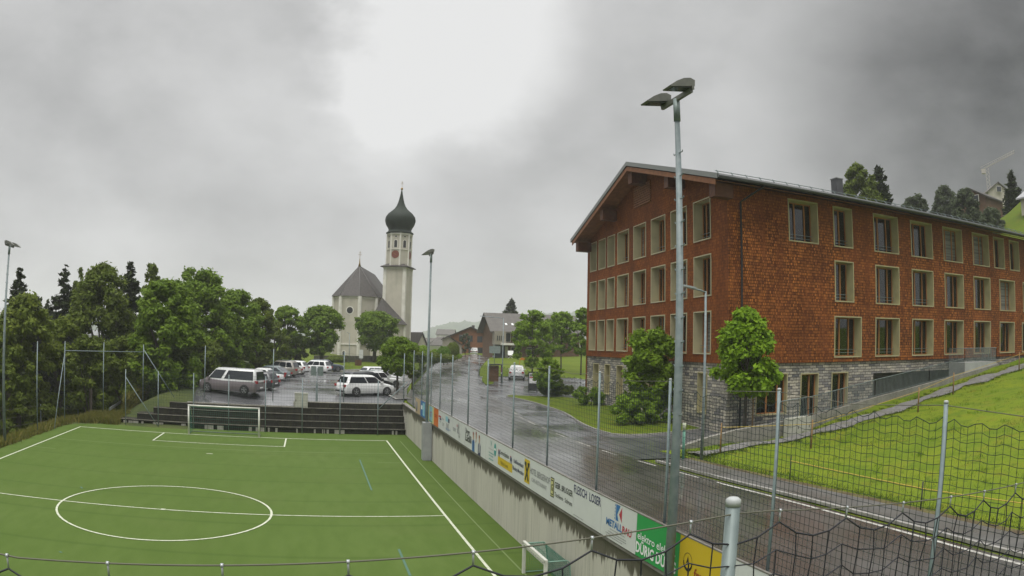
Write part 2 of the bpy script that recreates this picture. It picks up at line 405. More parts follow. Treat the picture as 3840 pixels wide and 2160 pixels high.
turf = sheet('artificial_turf', [(-18, -8), (7.22, -8), (7.22, 52.45), (-15, 52.2), (-17.6, 50.4), (-18, 49)], lambda x, y: 0, 0, M_TURF, 6)
mb = MB(); flat = lambda x, y: 0
LX, RX, GY, HY = -16.65, 5.42, 49.15, 27.62
def line(pts, w=.11, mi=0, z=.008): ribbon(mb, dense(pts, 4), -w/2, w/2, flat, z, mi)
line([(LX, -7), (LX, GY)], .10); line([(RX, -7), (RX, GY)], .10)
line([(LX-.06, GY), (RX+.06, GY)], .12, 0, .012); line([(LX, HY), (RX, HY)], .08, 0, .012)
cx = (LX+RX)/2 - .3
line([(cx+4.4*math.sin(i*math.pi/36), HY+4.4*math.cos(i*math.pi/36)) for i in range(73)], .09, 0, .016)
line([(cx-.09, HY), (cx+.09, HY)], .18, 0, .02)
line([(-10.25, GY), (-10.25, 45.35), (-10.25, 45.35)], .1, 0, .016); line([(-1.58, GY), (-1.58, 45.35)], .1, 0, .016); line([(-10.3, 45.35), (-1.53, 45.35)], .1, 0, .020)
line([(cx-.2, 41.57), (cx+.2, 41.57)], .12)
line([(LX, 43.2), (RX, 43.6)], .07, 2, .004); line([(LX, 39.5), (LX+1.6, 39.5)], .07, 2, .004); line([(RX-1.5, 40.2), (RX, 40.2)], .07, 2, .004)
line([(6.35, -7), (6.35, 49)], .06, 2, .004)
for a, b in (((905, 1157), (935, 1234)), ((1003, 1382), (1032, 1449)), ((203, 1225), (207, 1229)), ((150, 1388), (155, 1391))):
    p, q = gnd(*a), gnd(*b); line([(p.x, p.y), (q.x, q.y)], .08, 1, .012)
marks = mb.build('pitch_markings', [M_LINE, M_BLUE, M_FAINT]); marks['kind'] = 'structure'

# road, its edge line, kerb, pavement and the side lane round the lawn
EDGE = smooth_line([(13.75, -9), (13.9, 0), (14.0, 8), (14.25, 12.2), (14.15, 17.2), (13.7, 21.4), (13.4, 25.3), (13.05, 28.6), (13.0, 33.7), (13.4, 42.3), (14.2, 47.5), (16.0, 59.5), (17.9, 72), (21.2, 87.4), (25.6, 105.4), (33.8, 133.3), (38.7, 149.3), (48, 168), (64, 190)], 2)
LEFT = smooth_line([(7.42, -9), (7.42, 52), (7.9, 58), (9.4, 66), (11.4, 75), (15.4, 93.5), (19.9, 114.3), (25.2, 128), (33.2, 154), (38.5, 164), (52, 184)], 2)
zr2 = lambda x, y: zroad(x, y)
sheet('road', dense(EDGE, 3)+dense(LEFT, 3)[::-1], zr2, .004, M_ROAD, 4)
e_ = [p for p in EDGE if p[1] < 29.5]
mb = MB(); ribbon(mb, dense([(a+.5*0, b) for a, b in e_ if b < 21], 1.5), -.3, -.18, zr2, .009)
i = 21.5
while i < 47:
    seg = [p for p in dense(EDGE, .4) if i <= p[1] <= i+2.0]
    if len(seg) > 1: ribbon(mb, seg, -.3, -.21, zr2, .009)
    i += 3.0
mid = [p for p in dense(EDGE, .5)]; i = 56
while i < 150:
    seg = [p for p in mid if i <= p[1] <= i+2.5]
    if len(seg) > 1: ribbon(mb, seg, -3.35, -3.26, zr2, .009)
    i += 8
mb.build('road_markings', mat('worn road paint', (.42, .41, .37), .6, (.20, .19, .17), 5, lo=.42, hi=.68))['kind'] = 'structure'
def kerb(name, ln, off, w=.13, h=.09):
    mb = MB(); ln = dense(ln, 1.2)
    for z0, a, b in ((h, off, off+w),): ribbon(mb, ln, a, b, zr2, z0)
    L = [Vector((*p, 0)) for p in ln]
    for o_ in (off, off+w):
        lo = []; hi = []
        for i, p in enumerate(L):
            d = (L[min(i+1, len(L)-1)]-L[max(i-1, 0)]).normalized(); n = Vector((d.y, -d.x, 0)); q = p+n*o_; z = zroad(q.x, q.y)
            lo.append((q.x, q.y, z-.02)); hi.append((q.x, q.y, z+h))
        mb.grid([lo, hi] if o_ == off else [hi, lo], smooth=False)
    o = mb.build(name, M_KERB); o['kind'] = 'structure'; return o
near_edge = [p for p in EDGE if p[1] < 26.2]
kerb('kerb', near_edge, .28, .12, .07)
mb = MB(); ribbon(mb, dense(near_edge, 1.5), .40, 1.75, zr2, .05); mb.build('pavement', M_PAVE)['kind'] = 'structure'
mb = MB(); ribbon(mb, dense(near_edge, 1.5), 1.75, 2.15, zr2, .035); mb.build('earth_verge', M_EARTH)['kind'] = 'structure'

ISLAND = smooth_line([(15.45, 34.2), (15.35, 36), (15.8, 39.7), (17.0, 45), (17.4, 49), (17.6, 54), (17.5, 58), (16.8, 59.8), (17.6, 61.2), (19.3, 60.2), (22.6, 59.4), (22.9, 56), (22.2, 45), (21.6, 34.8), (21.2, 34.5), (18, 33.5), (16.2, 33.4), (15.45, 34.2)], 2)
sheet('side_lane', [p for p in dense(EDGE, 2) if 26 < p[1] < 86] + [(24, 87), (33, 84), (34, 62), (24, 62), (23.6, 56.7), (21.5, 32.4), (34, 33), (60, 34.5), (60, 33.2), (47.5, 32.45), (32, 31.35), (26.1, 30.65), (23.3, 29.95), (19.9, 29.2), (18.1, 28.95), (16.3, 28.4), (15.0, 26.2)], zr2, .0, M_PARK, 4)
sheet('lawn', ISLAND[:-1], zr2, .07, M_GRASS, 4)
kerb('lawn_edging', ISLAND, -.0, .1, .1)
# lawn wedge between road and forecourt, beyond the lane
WEDGE = smooth_line([(18.4, 73), (19.6, 80), (22.5, 90), (25, 99), (31, 110), (30, 92), (26.5, 86.5), (21.5, 85), (20.6, 78), (19.4, 73.5), (18.4, 73)], 1)
sheet('verge', WEDGE[:-1], zr2, .05, M_GRASS, 6)

# parking place
PARKP = [(-9.3, 54.4), (-1.32, 54.4), (-1.28, 54.4), (7.2, 54.4), (8.3, 60), (9.1, 66), (10.8, 75), (13.5, 88), (15, 96), (7, 102), (-1, 97), (-6, 86), (-8.6, 72), (-9.6, 62)]
sheet('parking_place', PARKP, lambda x, y: zland(x, y), .012, M_PARK, 1.5)
mb = MB(); ribbon(mb, dense([(6.9, 56.2), (6.5, 57.5), (6.55, 60), (7.2, 66), (8.6, 72), (10, 80)], 1.5), 0, .16, lambda x, y: zland(x, y), .10)
ribbon(mb, dense([(6.9, 56.2), (6.5, 57.5), (6.55, 60), (7.2, 66), (8.6, 72), (10, 80)], 1.5), .16, 1.5, lambda x, y: zland(x, y), .08, 1)
mb.build('footway', [M_KERB, M_PAVE])['kind'] = 'structure'
# grassy bank behind the parking place
# lane that drops away to the left behind the terrace
LN_L = [Vector(p) for p in ((-16.2, 56.6, 0), (-16.3, 61.8, .35), (-15.4, 67.8, 1.2), (-14.5, 72.2, 1.65), (-12.4, 78, 2.3))]
LN_R = [Vector(p) for p in ((-15.1, 55.6, -.1), (-14.2, 61, .65), (-13.2, 68.6, 1.45), (-11.8, 75, 2.1), (-9.3, 80, 2.42))]
mb = MB(); mb.grid([[p, p.lerp(q, .5), q] for p, q in zip(LN_L, LN_R)][::-1]); mb.build('access_lane', M_PAVE)['kind'] = 'structure'
mb = MB(); mb.grid([[p+Vector((-1.6, 0, -1.0)), p+Vector((0, 0, -.05)), q+Vector((0, 0, -.05)), Vector((min(-9.2, q.x+.1), q.y+.3, 2.32 if i_ else 1.7))] for i_, (p, q) in enumerate(zip(LN_L, LN_R))][::-1]); mb.build('lane_bank', M_EARTH)['kind'] = 'structure'

# meadow to the right, with its gravel track
mb = MB(); rows = []
YN = 44
for j in range(YN+1):
    row = []
    for i in range(60):
        x0 = 14.6; x = x0 + (i/59)**1.35*60
        yw = yramp(x)-.12
        y = -12 + (yw+12)*j/YN
        xe = np.interp(y, [p[1] for p in EDGE], [p[0] for p in EDGE])+2.05
        if i == 0: x = xe if y < 27 else max(xe, 16.2)
        x = max(x, xe)
        rg = random.Random(i*977+j*31)
        row.append((x, y, zmeadow(x, y)+.03+(.05*math.sin(x*1.3+y*.7)+.04*math.sin(y*1.9-x*.6))*sm(x-xe, 0, 4)))
    rows.append(row)
mb.grid(rows); mb.build('meadow', M_MEADOW)['kind'] = 'structure'
mb = MB(); zt = lambda x, y: zmeadow(x, y)+.03+(.05*math.sin(x*1.3+y*.7)+.04*math.sin(y*1.9-x*.6))*.95
TRACK = smooth_line([(15.9, 26.3), (18.2, 27.5), (21.5, 28.5), (25.2, 28.9), (27.3, 29.1), (30.3, 28.9), (33, 29.3), (39.4, 29.9), (48, 30.0), (62, 31), (74, 32.2)], 2)
T2 = dense(TRACK, .6)
L = []; 
a = []; b = []; c = []
for i, (x, y) in enumerate(T2):
    w = .62+.14*math.sin(i*.9)+.10*math.sin(i*2.3); yw = yramp(x)
    a.append((x, y-w, zt(x, y-w)+.05)); b.append((x, y, zt(x, y)+.09)); q = min(y+w, yw-.25); c.append((x, q, zt(x, q)+.06))
mb.grid([a, b, c]); mb.build('gravel_track', M_GRAVEL)['kind'] = 'structure'

# hillside behind the building and far hills
def zhill(x, y):
    d = max(0, x-56); k = 1-.9*sm(y, 56, 80)
    return 6+.62*d*sm(d, 0, 12)*k*(1-sm(d, 34, 60)*.55) + .09*max(0, y-60)*sm(x, 60, 90) + .5*math.sin(x*.2+y*.13)
mb = MB(); mb.grid([[(x, y, zhill(x, y)) for x in (46, 50, 54, 58, 62, 66, 70, 74, 78, 82, 88, 94, 100, 110, 120, 135, 150, 180, 220, 280)] for y in (38, 44, 50, 56, 62, 70, 78, 86, 95, 105, 112)])
mb.build('hillside', M_GRASS)['kind'] = 'structure'

# ------------------------------------------------------------------ retaining wall with boards
M_CONC = multi_noise('stained concrete', [(.50, .48, .41), (1.2, .4, .7, (.42, .40, .34), 1, (1, 1, .12)), (9, .52, .7, (.26, .26, .22), .7, (1, 1, .05)), (25, .4, .7, (.45, .43, .37), .6, None)], rough=.75, bump=.1)
def drip_mix(m, ztop, depth, colr):
    """dark algae runs hanging from the top edge of the wall"""
    t = m.node_tree; b = t.nodes['Principled BSDF']; prev = b.inputs['Base Color'].links[0].from_socket
    c = N(t, 'ShaderNodeTexCoord'); sp = N(t, 'ShaderNodeSeparateXYZ'); t.links.new(c.outputs['Object'], sp.inputs[0])
    q = N(t, 'ShaderNodeMapping'); q.inputs['Scale'].default_value = (0, 7.5, .35); t.links.new(c.outputs['Object'], q.inputs[0])
    n = N(t, 'ShaderNodeTexNoise'); n.inputs['Scale'].default_value = 1; n.inputs['Detail'].default_value = 3; t.links.new(q.outputs[0], n.inputs['Vector'])
    q2 = N(t, 'ShaderNodeMapping'); q2.inputs['Scale'].default_value = (0, .35, 0); t.links.new(c.outputs['Object'], q2.inputs[0])
    n2 = N(t, 'ShaderNodeTexNoise'); n2.inputs['Scale'].default_value = 1; t.links.new(q2.outputs[0], n2.inputs['Vector'])
    def mth(op, a, bb):
        k = N(t, 'ShaderNodeMath', operation=op)
        for i, x in enumerate((a, bb)):
            if isinstance(x, (int, float)): k.inputs[i].default_value = x
            else: t.links.new(x, k.inputs[i])
        return k.outputs[0]
    ln = mth('MULTIPLY', mth('MULTIPLY', n.outputs['Fac'], n2.outputs['Fac']), depth*3.4)       # length of each run
    d = mth('SUBTRACT', ztop, sp.outputs['Z'])
    r = N(t, 'ShaderNodeMapRange'); r.inputs['From Min'].default_value = -.06; r.inputs['From Max'].default_value = .06
    t.links.new(mth('SUBTRACT', ln, d), r.inputs[0])
    x = N(t, 'ShaderNodeMixRGB'); x.inputs[2].default_value = (*colr, 1); t.links.new(mth('MULTIPLY', r.outputs[0], .88), x.inputs[0]); t.links.new(prev, x.inputs[1]); t.links.new(x.outputs[0], b.inputs['Base Color'])
drip_mix(M_CONC, 2.2, .58, (.060, .052, .030))
M_COPE = mat('coping concrete', (.20, .185, .17), .7, (.13, .12, .10), 3)
wall = thing('retaining_wall', 'long pale concrete wall with dark algae drips along the right side of the football pitch', 'wall', (7.2, 26, 0))
mb = MB(); y = -6.0
while y < 54.3:
    y1 = min(y+2.0, 54.3); mb.box(7.2, 7.40, y+.008, y1-.008, -.1, 2.16); y = y1
mb.box(7.235, 7.395, -6, 54.3, -.1, 2.15)
mb.build('wall_slab', M_CONC, wall, world=True)
mb = MB(); mb.box(7.12, 7.42, -6, 54.3, 2.163, 2.24); mb.build('coping', M_COPE, wall, world=True)

# terrace of dark steps at the far end
M_STEP = multi_noise('weathered dark step', [(.020, .018, .014), (3, .45, .7, (.036, .034, .020), 1, (1, 1, .2)), (12, .55, .7, (.055, .052, .036), .6, (1, 1, .3))], rough=.85, bump=.2)
M_LIP = mat('worn step edge', (.15, .14, .11), .8, (.055, .05, .035), 2.5, lo=.4, hi=.62)
M_BLOCK = mat('pale concrete block', (.36, .35, .30), .8, (.26, .25, .21), 3)
ter = thing('spectator_terrace', 'dark weathered stepped terrace between the pitch and the parking place', 'terrace', (-3, 53, 0))
hs = [0, .40, .82, 1.27, 1.70, 2.09]; starts = [-14.6, -13.2, -12.0, -10.8, -1.0]
for k in range(5):
    t0 = 52.4+.5*k; mb = MB(); x1 = 7.18
    zb = hs[k]+.002
    if k == 0:
        mb.box(starts[0], x1, t0+.12, 54.39, -.1, hs[1]-.10); mb.box(starts[0], x1, t0, 54.38, hs[1]-.098, hs[1]-.03)
    else: mb.box(starts[k], x1, t0, 54.39-.01*k, zb-.03, hs[k+1]-.03)
    mb.box(starts[k]-.02, x1-.01, t0-.04, t0+.14, hs[k+1]-.028, hs[k+1], 1)
    if k < 4: mb.box(starts[k], x1, t0+.142, 54.36, hs[k+1]-.029, hs[k+1]-.004)
    mb.build('step', [M_STEP, M_LIP], ter, world=True)
blk = [(-8.54+(a-225)*.00733, -8.54+(b-225)*.00733) for a, b in ((80, 125), (325, 350), (355, 415), (455, 520), (780, 810), (850, 895), (900, 938), (975, 992), (1050, 1072), (1262, 1278), (1440, 1458), (1524, 1536), (1545, 1553), (1570, 1592), (1650, 1695), (1712, 1750), (2232, 2250), (2268, 2286))]
blk += [(-13.87+(a-1268)*.00786, -13.87+(b-1268)*.00786) for a, b in ((1228, 1262), (1280, 1318), (1324, 1380), (1412, 1432), (1530, 1585), (1590, 1630))]
for a, b in blk:
    mb = MB(); mb.box(a, b, 52.40, 52.55, -.05, .285); mb.build('concrete_block', M_BLOCK, ter, world=True)
mb = MB(); mb.box(-1.2, 7.18, 54.40, 54.62, 1.6, 2.13); mb.box(-9.5, -1.22, 54.40, 54.62, 1.2, 1.74); ed = mb.build('edge_beam', M_BLOCK, ter, world=True)

# grey cabinet on the terrace edge, sign posts there
M_CAB = mat('light grey cabinet paint', (.42, .42, .36), .45, (.36, .36, .30), 4)
M_GALV = mat('galvanised steel', (.155, .195, .20), .55, (.215, .25, .25), 7, metal=.15)
M_GALVD = mat('dull galvanised steel', (.13, .165, .16), .5, (.18, .22, .21), 6, metal=.25)
M_DARK = mat('dark rubber', (.02, .02, .022), .7)
M_CAPW = mat('white post cap', (.36, .38, .37), .5)
cb = thing('utility_cabinet', 'light grey utility cabinet standing on the terrace edge in front of the parking place', 'cabinet', (-.6, 54.15, 1.70))
mb = MB(); mb.box(-.5, .5, -.18, .2, 0, 1.05); mb.box(-.53, .53, -.21, .23, 1.053, 1.1); mb.build('housing', M_CAB, cb)
mb = MB(); mb.box(-.47, .47, -.2, -.183, .05, 1.0); d = mb.build('door', M_CAB, cb)
mb = MB(); mb.box(-.42, -.38, -.225, -.203, .45, .62); mb.build('handle', M_DARK, d)
sg = thing('parking_sign', 'pair of small traffic signs on a post seen from behind beside the grey cabinet', 'sign', (.58, 54.7, 2.1))
mb = MB(); mb.tube([(0, 0, -.1), (0, 0, 2.75)], .035, 8); mb.build('post', M_GALV, sg)
for dx in (-.27, .27):
    mb = MB(); mb.box(dx-.20, dx+.20, -.03, -.012, 2.0, 2.72); mb.build('sign_plate', M_GALVD, sg)
mb = MB(); mb.box(-.09, .09, -.09, .09, 0, 1.35); mb.build('post_sleeve', M_GALV, sg)
# ------------------------------------------------------------------ advertising boards on the wall (text runs towards -y)
def paint(n, c, r=.45): return mat('print '+n, c, r)
P_W = mat('white board', (.60, .61, .60), .4, (.56, .57, .56), 1.2); P_K = paint('black', (.02, .02, .025)); P_NAVY = paint('navy', (.02, .02, .09)); P_BLU = paint('blue', (.03, .14, .36)); P_RED = paint('red', (.42, .03, .06))
P_GRN = paint('green', (.02, .29, .07)); P_YEL = paint('yellow', (.56, .40, .02)); P_TEAL = paint('teal', (.05, .28, .27)); P_ORG = paint('orange', (.55, .13, .02)); P_GRY = paint('grey', (.23, .23, .24)); P_TAN = paint('tan', (.47, .36, .22)); P_CYA = paint('light blue', (.25, .48, .56)); P_BROWN = paint('dark red brown', (.26, .04, .02)); P_SKIN = paint('skin tone', (.42, .24, .17)); P_LY = paint('pale yellow', (.55, .53, .24)); P_WHT = paint('pure white', (.8, .8, .8))
PAL = [P_W, P_K, P_NAVY, P_BLU, P_RED, P_GRN, P_YEL, P_TEAL, P_ORG, P_GRY, P_TAN, P_CYA, P_BROWN, P_SKIN, P_LY, P_WHT]
W_, K_, NV, BL, RD, GN, YL, TL, OR, GY_, TN, CY, BR, SK, LY, WH = range(16)
class Board:
    """a printed board: x runs left to right as read, z up from its lower edge"""
    def __init__(s, y0, y1, label, base=W_):
        s.w = y0-y1-.015; s.t = thing('advertising_board', label, 'board', (7.1, y0, 2.26), 0, 'advertising boards along the retaining wall')
        mb = MB(); mb.box(0, .03, -s.w, 0, 0, .99); mb.build('panel', [PAL[base]], s.t)
        mb = MB(); mb.box(-.004, .045, -s.w, 0, .992, 1.02); mb.box(.031, .05, -s.w, 0, .0, .98); mb.build('frame', M_COPE, s.t)
        s.mb = MB(); s.n = 0; s.graph = []
    def P(s, x, z, lay=1): return (-.003*lay, -x, z)
    def rect(s, x0, x1, z0, z1, c, lay=1): s.mb.face([s.P(x0, z0, lay), s.P(x1, z0, lay), s.P(x1, z1, lay), s.P(x0, z1, lay)], c); return s
    def poly(s, pts, c, lay=1): s.mb.face([s.P(x, z, lay) for x, z in pts], c); return s
    def disc(s, x, z, rx, rz, c, lay=1, n=20): return s.poly([(x+rx*math.cos(2*math.pi*k/n), z+rz*math.sin(2*math.pi*k/n)) for k in range(n)], c, lay)
    def ring(s, x, z, r, w, c, lay=2, n=24):
        for k in range(n):
            a, b = 2*math.pi*k/n, 2*math.pi*(k+1)/n
            s.poly([(x+r*math.cos(a), z+r*math.sin(a)), (x+r*math.cos(b), z+r*math.sin(b)), (x+(r-w)*math.cos(b), z+(r-w)*math.sin(b)), (x+(r-w)*math.cos(a), z+(r-w)*math.sin(a))], c, lay)
        return s
    def txt(s, body, x, z, h, w=None, c=K_, bold=0, lay=2, shear=0):
        s.mb.text(body, s.P(x, z, lay), (0, -1, 0), (0, 0, 1), h, w, c, bold, shear=shear); return s
    def small(s, x, z, w, rows, c=GY_, h=.022, seed=1):
        r = random.Random(seed)
        for i in range(rows):
            xx = x+r.random()*.06; e = x+w*(.7+.3*r.random())
            while xx < e:
                l = .02+.07*r.random(); s.rect(xx, min(e, xx+l), z-i*h*2, z-i*h*2+h, c, 2); xx += l+.02
        return s
    def done(s): s.mb.build('print', PAL, s.t); return s

b = Board(47.1, 45.0, 'tan board with dark figures, farthest on the wall by the terrace', TN); b.rect(.2, .9, .15, .75, GY_).rect(.35, .6, .1, .3, K_, 2).rect(1.0, 1.9, .05, .95, TN); b.done()
b = Board(45.0, 43.25, 'blue board with pale band, behind the padded floodlight pole', BL); b.rect(.9, 1.7, .1, .9, CY).rect(.3, .8, .45, .7, WH); b.done()
b = Board(42.2, 40.05, 'pale yellow board with small red cross lettering beside the orange one', LY); b.rect(.6, 1.7, .15, .95, CY).txt('XT', 1.0, .35, .3, .4, RD, .02).rect(.6, 1.7, .05, .12, TL, 2); b.done()
b = Board(40.05, 38.6, 'plain orange board with faint dark lettering', OR); b.small(.3, .6, .8, 2, BR, .05); b.done()
b = Board(38.6, 36.6, 'white board with small red and blue logo blocks beside the orange board'); b.rect(.1, .8, .62, .72, RD).rect(.4, .9, .5, .6, NV).small(.3, .42, .6, 2, GY_).txt('Sparer', 1.15, .6, .1, .6, GY_).small(1.2, .4, .6, 3, GY_, .03); b.done()
b = Board(36.6, 34.6, 'white board with light blue square and rows of fine grey print'); b.rect(.1, .75, .62, .88, CY).rect(.8, 1.15, .6, .82, NV).small(.3, .5, .8, 4, GY_, .03).small(.2, .25, 1.3, 2, BL, .03); b.done()
b = Board(34.6, 31.75, 'white board with a grey sketched mountain emblem and red dot')
for k in range(7): b.poly([(1.0+k*.12, .35), (1.06+k*.12, .35), (1.2+k*.05, .62+.2*math.sin(k)), (1.15+k*.05, .62+.2*math.sin(k))], GY_)
b.poly([(1.3, .5), (1.45, .95), (1.6, .5), (1.45, .7)], GY_, 2); b.disc(1.05, .72, .07, .07, RD, 2); b.txt('club', 1.35, .2, .14, .4, GY_).small(.1, .5, .8, 3, GY_, .03); b.done()
b = Board(31.72, 27.88, 'white board with bold black lettering and a photo of three people in blue')
b.txt('Börger', .05, .62, .24, .85, K_, .012); b.txt('Lädili', .0, .28, .31, 1.25, K_, .025)
for x, z, bl in ((1.62, .0, True), (2.15, .45, False), (2.72, .0, True)):
    if bl: b.poly([(x-.24, 0), (x+.24, 0), (x+.22, .42), (x+.1, .52), (x-.1, .52), (x-.22, .42)], NV if x > 2 else BL, 1); b.poly([(x-.05, .1), (x+.05, .1), (x+.04, .5), (x-.04, .5)], WH if x > 2 else NV, 2)
    zz = .66 if bl else .74; b.disc(x, zz, .095, .16, SK, 2); b.poly([(x-.1, zz+.04), (x-.085, zz+.17), (x, zz+.21), (x+.085, zz+.17), (x+.1, zz+.04), (x+.06, zz+.1), (x-.06, zz+.1)], BR, 3)
    if not bl: b.poly([(x-.08, .56), (x+.08, .56), (x-.12, .40)], SK, 2)
b.rect(1.5, 1.52, .72, .99, K_); b.done()
b = Board(27.88, 26.0, 'white board with teal letter V and an oval teal badge'); b.txt('V', .75, .68, .22, .2, TL, .01).disc(1.45, .62, .17, .26, TL).rect(1.34, 1.56, .60, .68, WH, 2).small(.45, .55, .75, 1, GY_, .02).small(.5, .38, .8, 1, TL, .04).small(.5, .27, .8, 1, TL, .035, 3).small(.5, .13, .8, 1, TL, .04, 5); b.done()
b = Board(26.0, 24.0, 'white board with a broad yellow band and two small dark animal emblems'); b.rect(.0, 1.95, .14, .46, YL).txt('ServiceStation', .32, .58, .17, 1.2, K_, .008); b.txt('Markus Loretz', .42, .22, .13, 1.0, K_)
for x in (.05, 1.66):
    b.poly([(x, .46), (x+.05, .46), (x+.06, .56), (x+.14, .56), (x+.15, .46), (x+.21, .46), (x+.22, .66), (x+.12, .74), (x+.02, .68)], NV, 2); b.rect(x+.02, x+.1, .68, .73, RD, 3)
b.done()
b = Board(24.0, 22.0, 'white board with bank lettering and a yellow square crossed by two black bars'); b.txt('Raiffeisenbank', .12, .56, .14, 1.18, NV, .01); b.txt('Bludenz-Montafon', .02, .30, .14, 1.3, NV, .01)
b.rect(1.4, 1.97, .12, .92, YL); b.poly([(1.46, .22), (1.56, .18), (1.92, .76), (1.84, .84)], K_, 2); b.poly([(1.80, .18), (1.9, .22), (1.54, .84), (1.46, .76)], K_, 3); b.rect(1.42, 1.62, .72, .82, K_, 4).rect(1.76, 1.95, .72, .82, K_, 4); b.done()
b = Board(22.0, 20.0, 'white board with two lines of thin grey hotel lettering'); b.txt('HOTEL BERGERHOF', .02, .52, .2, 1.95, GY_, .012); b.txt('CAFE-RESTAURANT', .2, .28, .13, 1.5, GY_); b.done()
b = Board(20.0, 18.05, 'white board with a black framed square monogram and joinery lettering'); 
b.rect(.05, .36, .18, .78, K_).rect(.075, .335, .215, .745, LY, 2).rect(.095, .315, .25, .71, K_, 3).rect(.12, .29, .285, .675, LY, 4); b.txt('G', .14, .38, .2, .13, K_, .02, 5)
b.txt('GEBR. BRUGGER', .42, .53, .17, 1.47, K_, .014); b.txt('Tischlerei · Schruns', .42, .26, .13, 1.45, K_, .006); b.done()
b = Board(18.05, 16.1, 'white board with tall dark blue butcher lettering along its top'); b.txt('FLEISCH  LOSER', .03, .69, .225, 1.86, NV, .012).small(.05, .06, .75, 1, GY_, .018).small(.9, .06, .8, 1, W_, .018); b.done()
b = Board(16.1, 14.1, 'white board with a blue and red split arrow logo above metalwork lettering')
b.poly([(.86, .56), (1.02, .56), (.94, .72), (1.10, .96), (.86, .96)], BL); b.poly([(1.04, .74), (1.2, .56), (1.2, .94)], RD); 
for k in range(5): b.rect(.80, .83, .58+.08*k, .63+.08*k, BL, 2)
b.txt('METALL', .32, .34, .17, .92, BL, .03); b.txt('BAU', 1.26, .34, .17, .5, RD, .03); b.small(.55, .26, .9, 1, GY_, .018).small(.4, .18, 1.1, 1, GY_, .02, 2).small(.3, .12, 1.4, 1, GY_, .02, 3).small(.35, .06, 1.3, 1, GY_, .02, 4); b.done()
b = Board(14.1, 12.12, 'green board with thin and bold white lettering beside the yellow one', GN); b.txt('elektro elektro', .08, .42, .17, 1.75, WH, .006); b.txt('DÜRIG DÜRIG', .02, .10, .24, 1.86, WH, .03); b.done()
b = Board(12.12, 10.15, 'yellow board with dark red lettering and a round wreath emblem', YL)
b.ring(.36, .52, .17, .012, K_); 
for k in range(16):
    a = math.pi*(1.05+.9*k/15); b.disc(.36+.16*math.cos(a), .50+.17*math.sin(a), .018, .03, K_, 3, 8)
b.poly([(.30, .45), (.36, .62), (.42, .45), (.36, .5)], K_, 3); b.txt('frastanzer', .62, .22, .22, 1.25, BR, .012); b.done()
b = Board(10.15, 8.15, 'plain white board at the near end beyond the yellow one'); b.done()
b = Board(8.15, 6.15, 'plain white board nearest the camera on the wall'); b.done()

# ------------------------------------------------------------------ fences and nets
M_POST = mat('galvanised fence post', (.15, .195, .20), .55, (.20, .25, .25), 9, metal=.1)
M_WIRE = mat('steel wire rope', (.10, .098, .07), .7)
M_NET = mat('black net cord', (.012, .013, .018), .7); M_NETG = mat('dark green net cord', (.014, .030, .026), .7)
M_HOOK = mat('bright steel hook', (.42, .44, .45), .35, metal=.5)
def netting(mb, A, B, zlo, ztop, cell, rad, wob=0.0, seed=1, hook=.44, sag=.06):
    """knotted net hanging between plan points A and B from hooks on a wire; its top edge swings in scallops"""
    A, B = Vector((*A, 0)), Vector((*B, 0)); Ln = (B-A).length; d = (B-A)/Ln; rg = random.Random(seed)
    n = max(2, int(round(Ln/cell))); nz = int((ztop-zlo)/cell)
    us = [Ln*i/n for i in range(n+1)]
    def zt(u, j):
        ph = (u % hook)/hook; s_ = sag*4*ph*(1-ph)
        return ztop - s_*math.exp(-j*.25) - cell*j
    nd = Vector((-d.y, d.x, 0)); J = [[(rg.uniform(-wob, wob), rg.uniform(-wob, wob)*.7, rg.uniform(-wob, wob)) for _ in range(nz+1)] for _ in us]
    def Q(i, j):
        w = J[i][j]; u = us[i]+w[0]; p = A+d*u+nd*w[2]; return Vector((p.x, p.y, zt(us[i], j)+w[1]))
    for i in range(n+1):
        if wob: mb.tube([Q(i, j) for j in range(nz+1)], rad, 4, caps=False)
        else: mb.tube([Q(i, 0), Vector((Q(i, 0).x, Q(i, 0).y, zlo))], rad, 3, caps=False)
    for j in range(nz+1):
        mb.tube([Q(i, j) for i in range(n+1)], rad*(1.5 if j == 0 else 1), 4 if wob else 3, caps=False)
def fence_post(mb, x, y, z0, z1, r=.032): mb.tube([(x, y, z0), (x, y, z1)], r, 10)
def post_part(par, x, y, z0, z1, r=.032, m=None, cap=True):
    mb = MB(); fence_post(mb, x, y, z0, z1, r); p = mb.build('post', m or M_POST, par, world=True)
    if cap:
        mb = MB(); mb.lathe([(r+.002, -.03), (r+.002, 0), (r*.7, .010), (.002, .014)], 10, (x, y, z1+.002)); mb.build('post_cap', M_CAPW, p, world=True)
    return p
fen = thing('ball_stop_fence', 'tall green net on galvanised posts above the advertising boards beside the road', 'fence', (7.3, 30, 2.2))
PY = [2.6, 5.86, 9.5, 13.3, 17.1, 21.1, 24.95, 28.8, 32.4, 36.2, 39.6, 42.6, 46.2, 50]
for y in PY: post_part(fen, 7.36, y, 2.2, 6.32)
mb = MB()
for a, b_ in zip(PY, PY[1:]):
    netting(mb, (7.36, a+.04), (7.36, b_-.04), 3.2, 6.12, .12, .0044, 0, int(a*10), .44, .1)
mb.build('netting', M_NETG, fen, world=True)
mb = MB()
for a, b_ in zip(PY, PY[1:]): mb.tube([(7.36, a, 6.27), (7.36, (a+b_)/2, 6.18), (7.36, b_, 6.27)], .006, 4, caps=False)
mb.build('top_wire', M_WIRE, fen, world=True)

